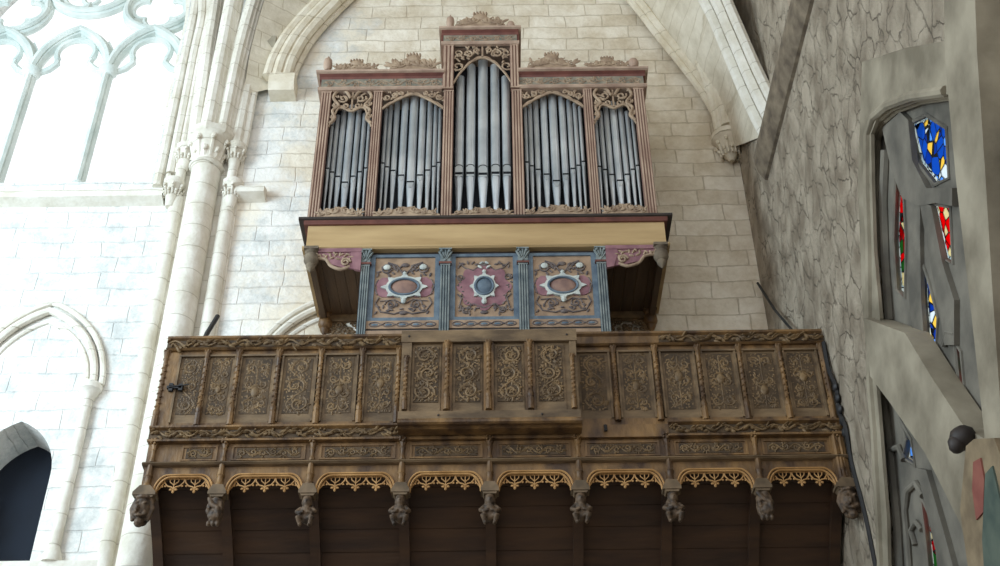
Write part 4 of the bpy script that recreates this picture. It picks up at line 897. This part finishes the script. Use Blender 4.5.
    k_.ell((c, y-.008, cz-rz*1.75), .032, .025, .042); k_.ell((c, y-.005, cz+rz*1.7), .025, .02, .025)
    if centre: 
        for sg in (-1, 1): k_.ell((c+sg*.05, y-.004, cz+.28), .035, .015, .016, sg*.7); k_.ell((c+sg*.03, y-.004, cz+.34), .03, .015, .014, -sg*.5)
    else:
        for sg in (-1, 1): k_.ell((c+sg*hw*.62, y-.002, cz+.29), .045, .02, .04)
    k_.build('strapwork', 'white', p, smooth=False, label='off white strapwork ring')
    b = MB(); b.tube([(c+rx*math.cos(2*PI*k/32), y-.01, cz+rz*math.sin(2*PI*k/32)) for k in range(33)], .016, 6); b.build('oval_rim', 'blue', p, smooth=True)
    b = MB(); b.ell((c, y+.006, cz), rx*.92, .03, rz*.92, 0, 20, 8); b.build('oval_boss', 'boss' if not centre else 'blue', p, smooth=True)
    # chain-link border below
    b = MB(); b.box(x0, x1, y-.01, y+.05, 9.3, 9.41); q = b.build('link_border', 'tanpaint', org, label='narrow border with linked ovals')
    l_ = MB(); n = 5; d = (x1-x0-.04)/n
    for k in range(n):
        cx = x0+.02+d*(k+.5); l_.tube([(cx+d*.4*math.cos(2*PI*j/14), y-.012, 9.355+.03*math.sin(2*PI*j/14)) for j in range(15)], .007, 5)
        if k < n-1: l_.ell((cx+d*.5, y-.012, 9.355), .02, .01, .012)
    l_.build('links', 'scroll', q, smooth=True)
    for k in range(n): MB().ell((x0+.02+d*(k+.5), y-.01, 9.355), d*.28, .008, .017).build('link_fill', 'blue', q, smooth=True)
    MB().box(x0, x1, y-.0, y+.05, 9.27, 9.3).build('shadow_groove', 'dark', org)  # shade between border and rail coloured in near black
    MB().box(x0, x1, y-.015, y+.05, 9.0, 9.27).build('plain_rail', 'tanpaint', org)
for i in range(3): painted_panel(lp[i][1], lp[i+1][0], i == 1)
b = MB(); b.box(-1.62, 1.24, LY+.03, LY+.1, 10.37, 10.44); b.build('top_shade_strip', 'dark', org)  # near-black strip stands in for the shade under the ledge
# --- side brackets under the overhang
BY = 11.14
for sg, xi, xo in ((-1, -1.63, -2.27), (1, 1.25, 1.95)):
    b = MB(); b.box(min(xi, xo), max(xi, xo), BY-.006, BY+.045, 10.37, 10.425)
    b.prism([(xi, 10.42), (xi, 10.1), (xi+(xo-xi)*.12, 10.12), (xi+(xo-xi)*.2, 10.3), (xi+(xo-xi)*.2, 10.42)], BY, BY+.04)
    b.prism([(xi, 10.41), (xi, 10.12), (xi+(xo-xi)*.3, 10.15), (xi+(xo-xi)*.55, 10.2), (xi+(xo-xi)*.68, 10.29), (xi+(xo-xi)*.95, 10.31), (xi+(xo-xi)*.95, 10.41)], BY+.012, BY+.038)
    br = b.build('bracket', 'pink', org, label='dusty pink bracket')
    s_ = MB(); d = xo-xi
    pts = [(xi+d*.2, 10.17), (xi+d*.36, 10.13), (xi+d*.55, 10.18), (xi+d*.66, 10.28), (xi+d*.86, 10.3)]
    s_.tube([(a, BY+.02, z) for a, z in smooth_path([Vector((a, 0, z)) for a, z in pts], 4) and [(p.x, p.z) for p in smooth_path([Vector((a, 0, z)) for a, z in pts], 4)]], .02, 8)
    s_.tube(spiral(xi+d*.88, 10.31, .055, .015, 0, 1.5, 1, BY, 14), .014, 6); s_.tube(spiral(xi+d*.28, 10.22, .06, .015, 0, 1.5, 1, BY, 14), .014, 6)
    for k in range(20): s_.ell((xi+d*(.18+.036*k), BY+.012, 10.3-.045*math.sin(k*2)+.003*k), .034, .02, .014, k*1.3, 7, 5)
    s_.build('scroll_carving', 'fret', br, smooth=True)
    # side beam and soffit boards
    b = MB(); xa = xo+(0 if sg > 0 else 0); b.box(min(xo, xo-sg*.07), max(xo, xo-sg*.07), BY+.02, YW, 10.3, 10.42); b.build('side_beam', 'boards', org)
    for k in range(5):
        u0 = xi+(xo-xi)*k/5; u1 = xi+(xo-xi)*(k+.96)/5; MB().box(min(u0, u1), max(u0, u1), BY+.05, YW, 10.4, 10.42).build('overhang_board', 'boards', org)
    for yy, mt_, zb in ((BY+.02, 'course', 10.42), (YW-.12, 'oak', 10.42)):
        b = MB(); xx = xo-sg*.05; b.box(xx-.085, xx+.085, yy-.085, yy+.085, zb-.035, zb+.002)
        b.lathe((xx, yy, zb), [(.075, 0), (.085, -.04), (.06, -.07), (.085, -.1), (.09, -.16), (.075, -.2), (.05, -.22), (.06, -.24), (.045, -.28), (.02, -.31), (.004, -.33)], 12)
        b.build('pendant', mt_, org, label='turned pendant knob', smooth=True)
    b = MB(); b.box(min(xi, xo), max(xi, xo), YW-.14, YW-.06, 10.3, 10.42)
    for k in range(10): u = xi+(xo-xi)*(k+.5)/10; b.tube(spiral(u, 10.22-.05*math.sin(k*1.7), .05, .012, k, 1.3, (-1)**k, YW-.1, 10), .014, 6); b.ell((u, YW-.1, 10.16), .035, .02, .02, k)
    b.build('rear_bracket', 'oakd', org, smooth=True)

# ================================================================== small things
b = MB(); b.tube([(3.34, 12.5, 10.85), (3.33, 11.9, 10.0), (3.3, 11.2, 9.2), (3.3, 10.9, 8.74)], .018, 6); b.build('iron_rod', 'iron', label='thin black diagonal rod above the gallery right end', category='rod')
b = MB(); b.tube([(-3.43, 11.9, 10.0), (-3.47, 11.7, 9.6), (-3.45, 11.2, 8.62)], .03, 6); b.build('iron_rod', 'iron', label='short dark rod rising behind the gallery left end', category='rod')
cp = [(3.37, 10.44, 8.55), (3.36, 10.42, 8.2), (3.38, 10.36, 7.95), (3.37, 10.4, 7.7), (3.37, 10.3, 7.45), (3.385, 10.38, 7.1), (3.385, 10.3, 6.5), (3.385, 10.32, 5.6), (3.385, 10.3, 4.4)]
b = MB(); b.tube(smooth_path(cp), .022, 6)
for k in range(5): b.ell((3.37, 10.36, 7.95-.13*k), .03, .05, .05)
b.build('black_cable', 'iron', label='black cable hanging down the right end of the gallery', category='cable', smooth=True)
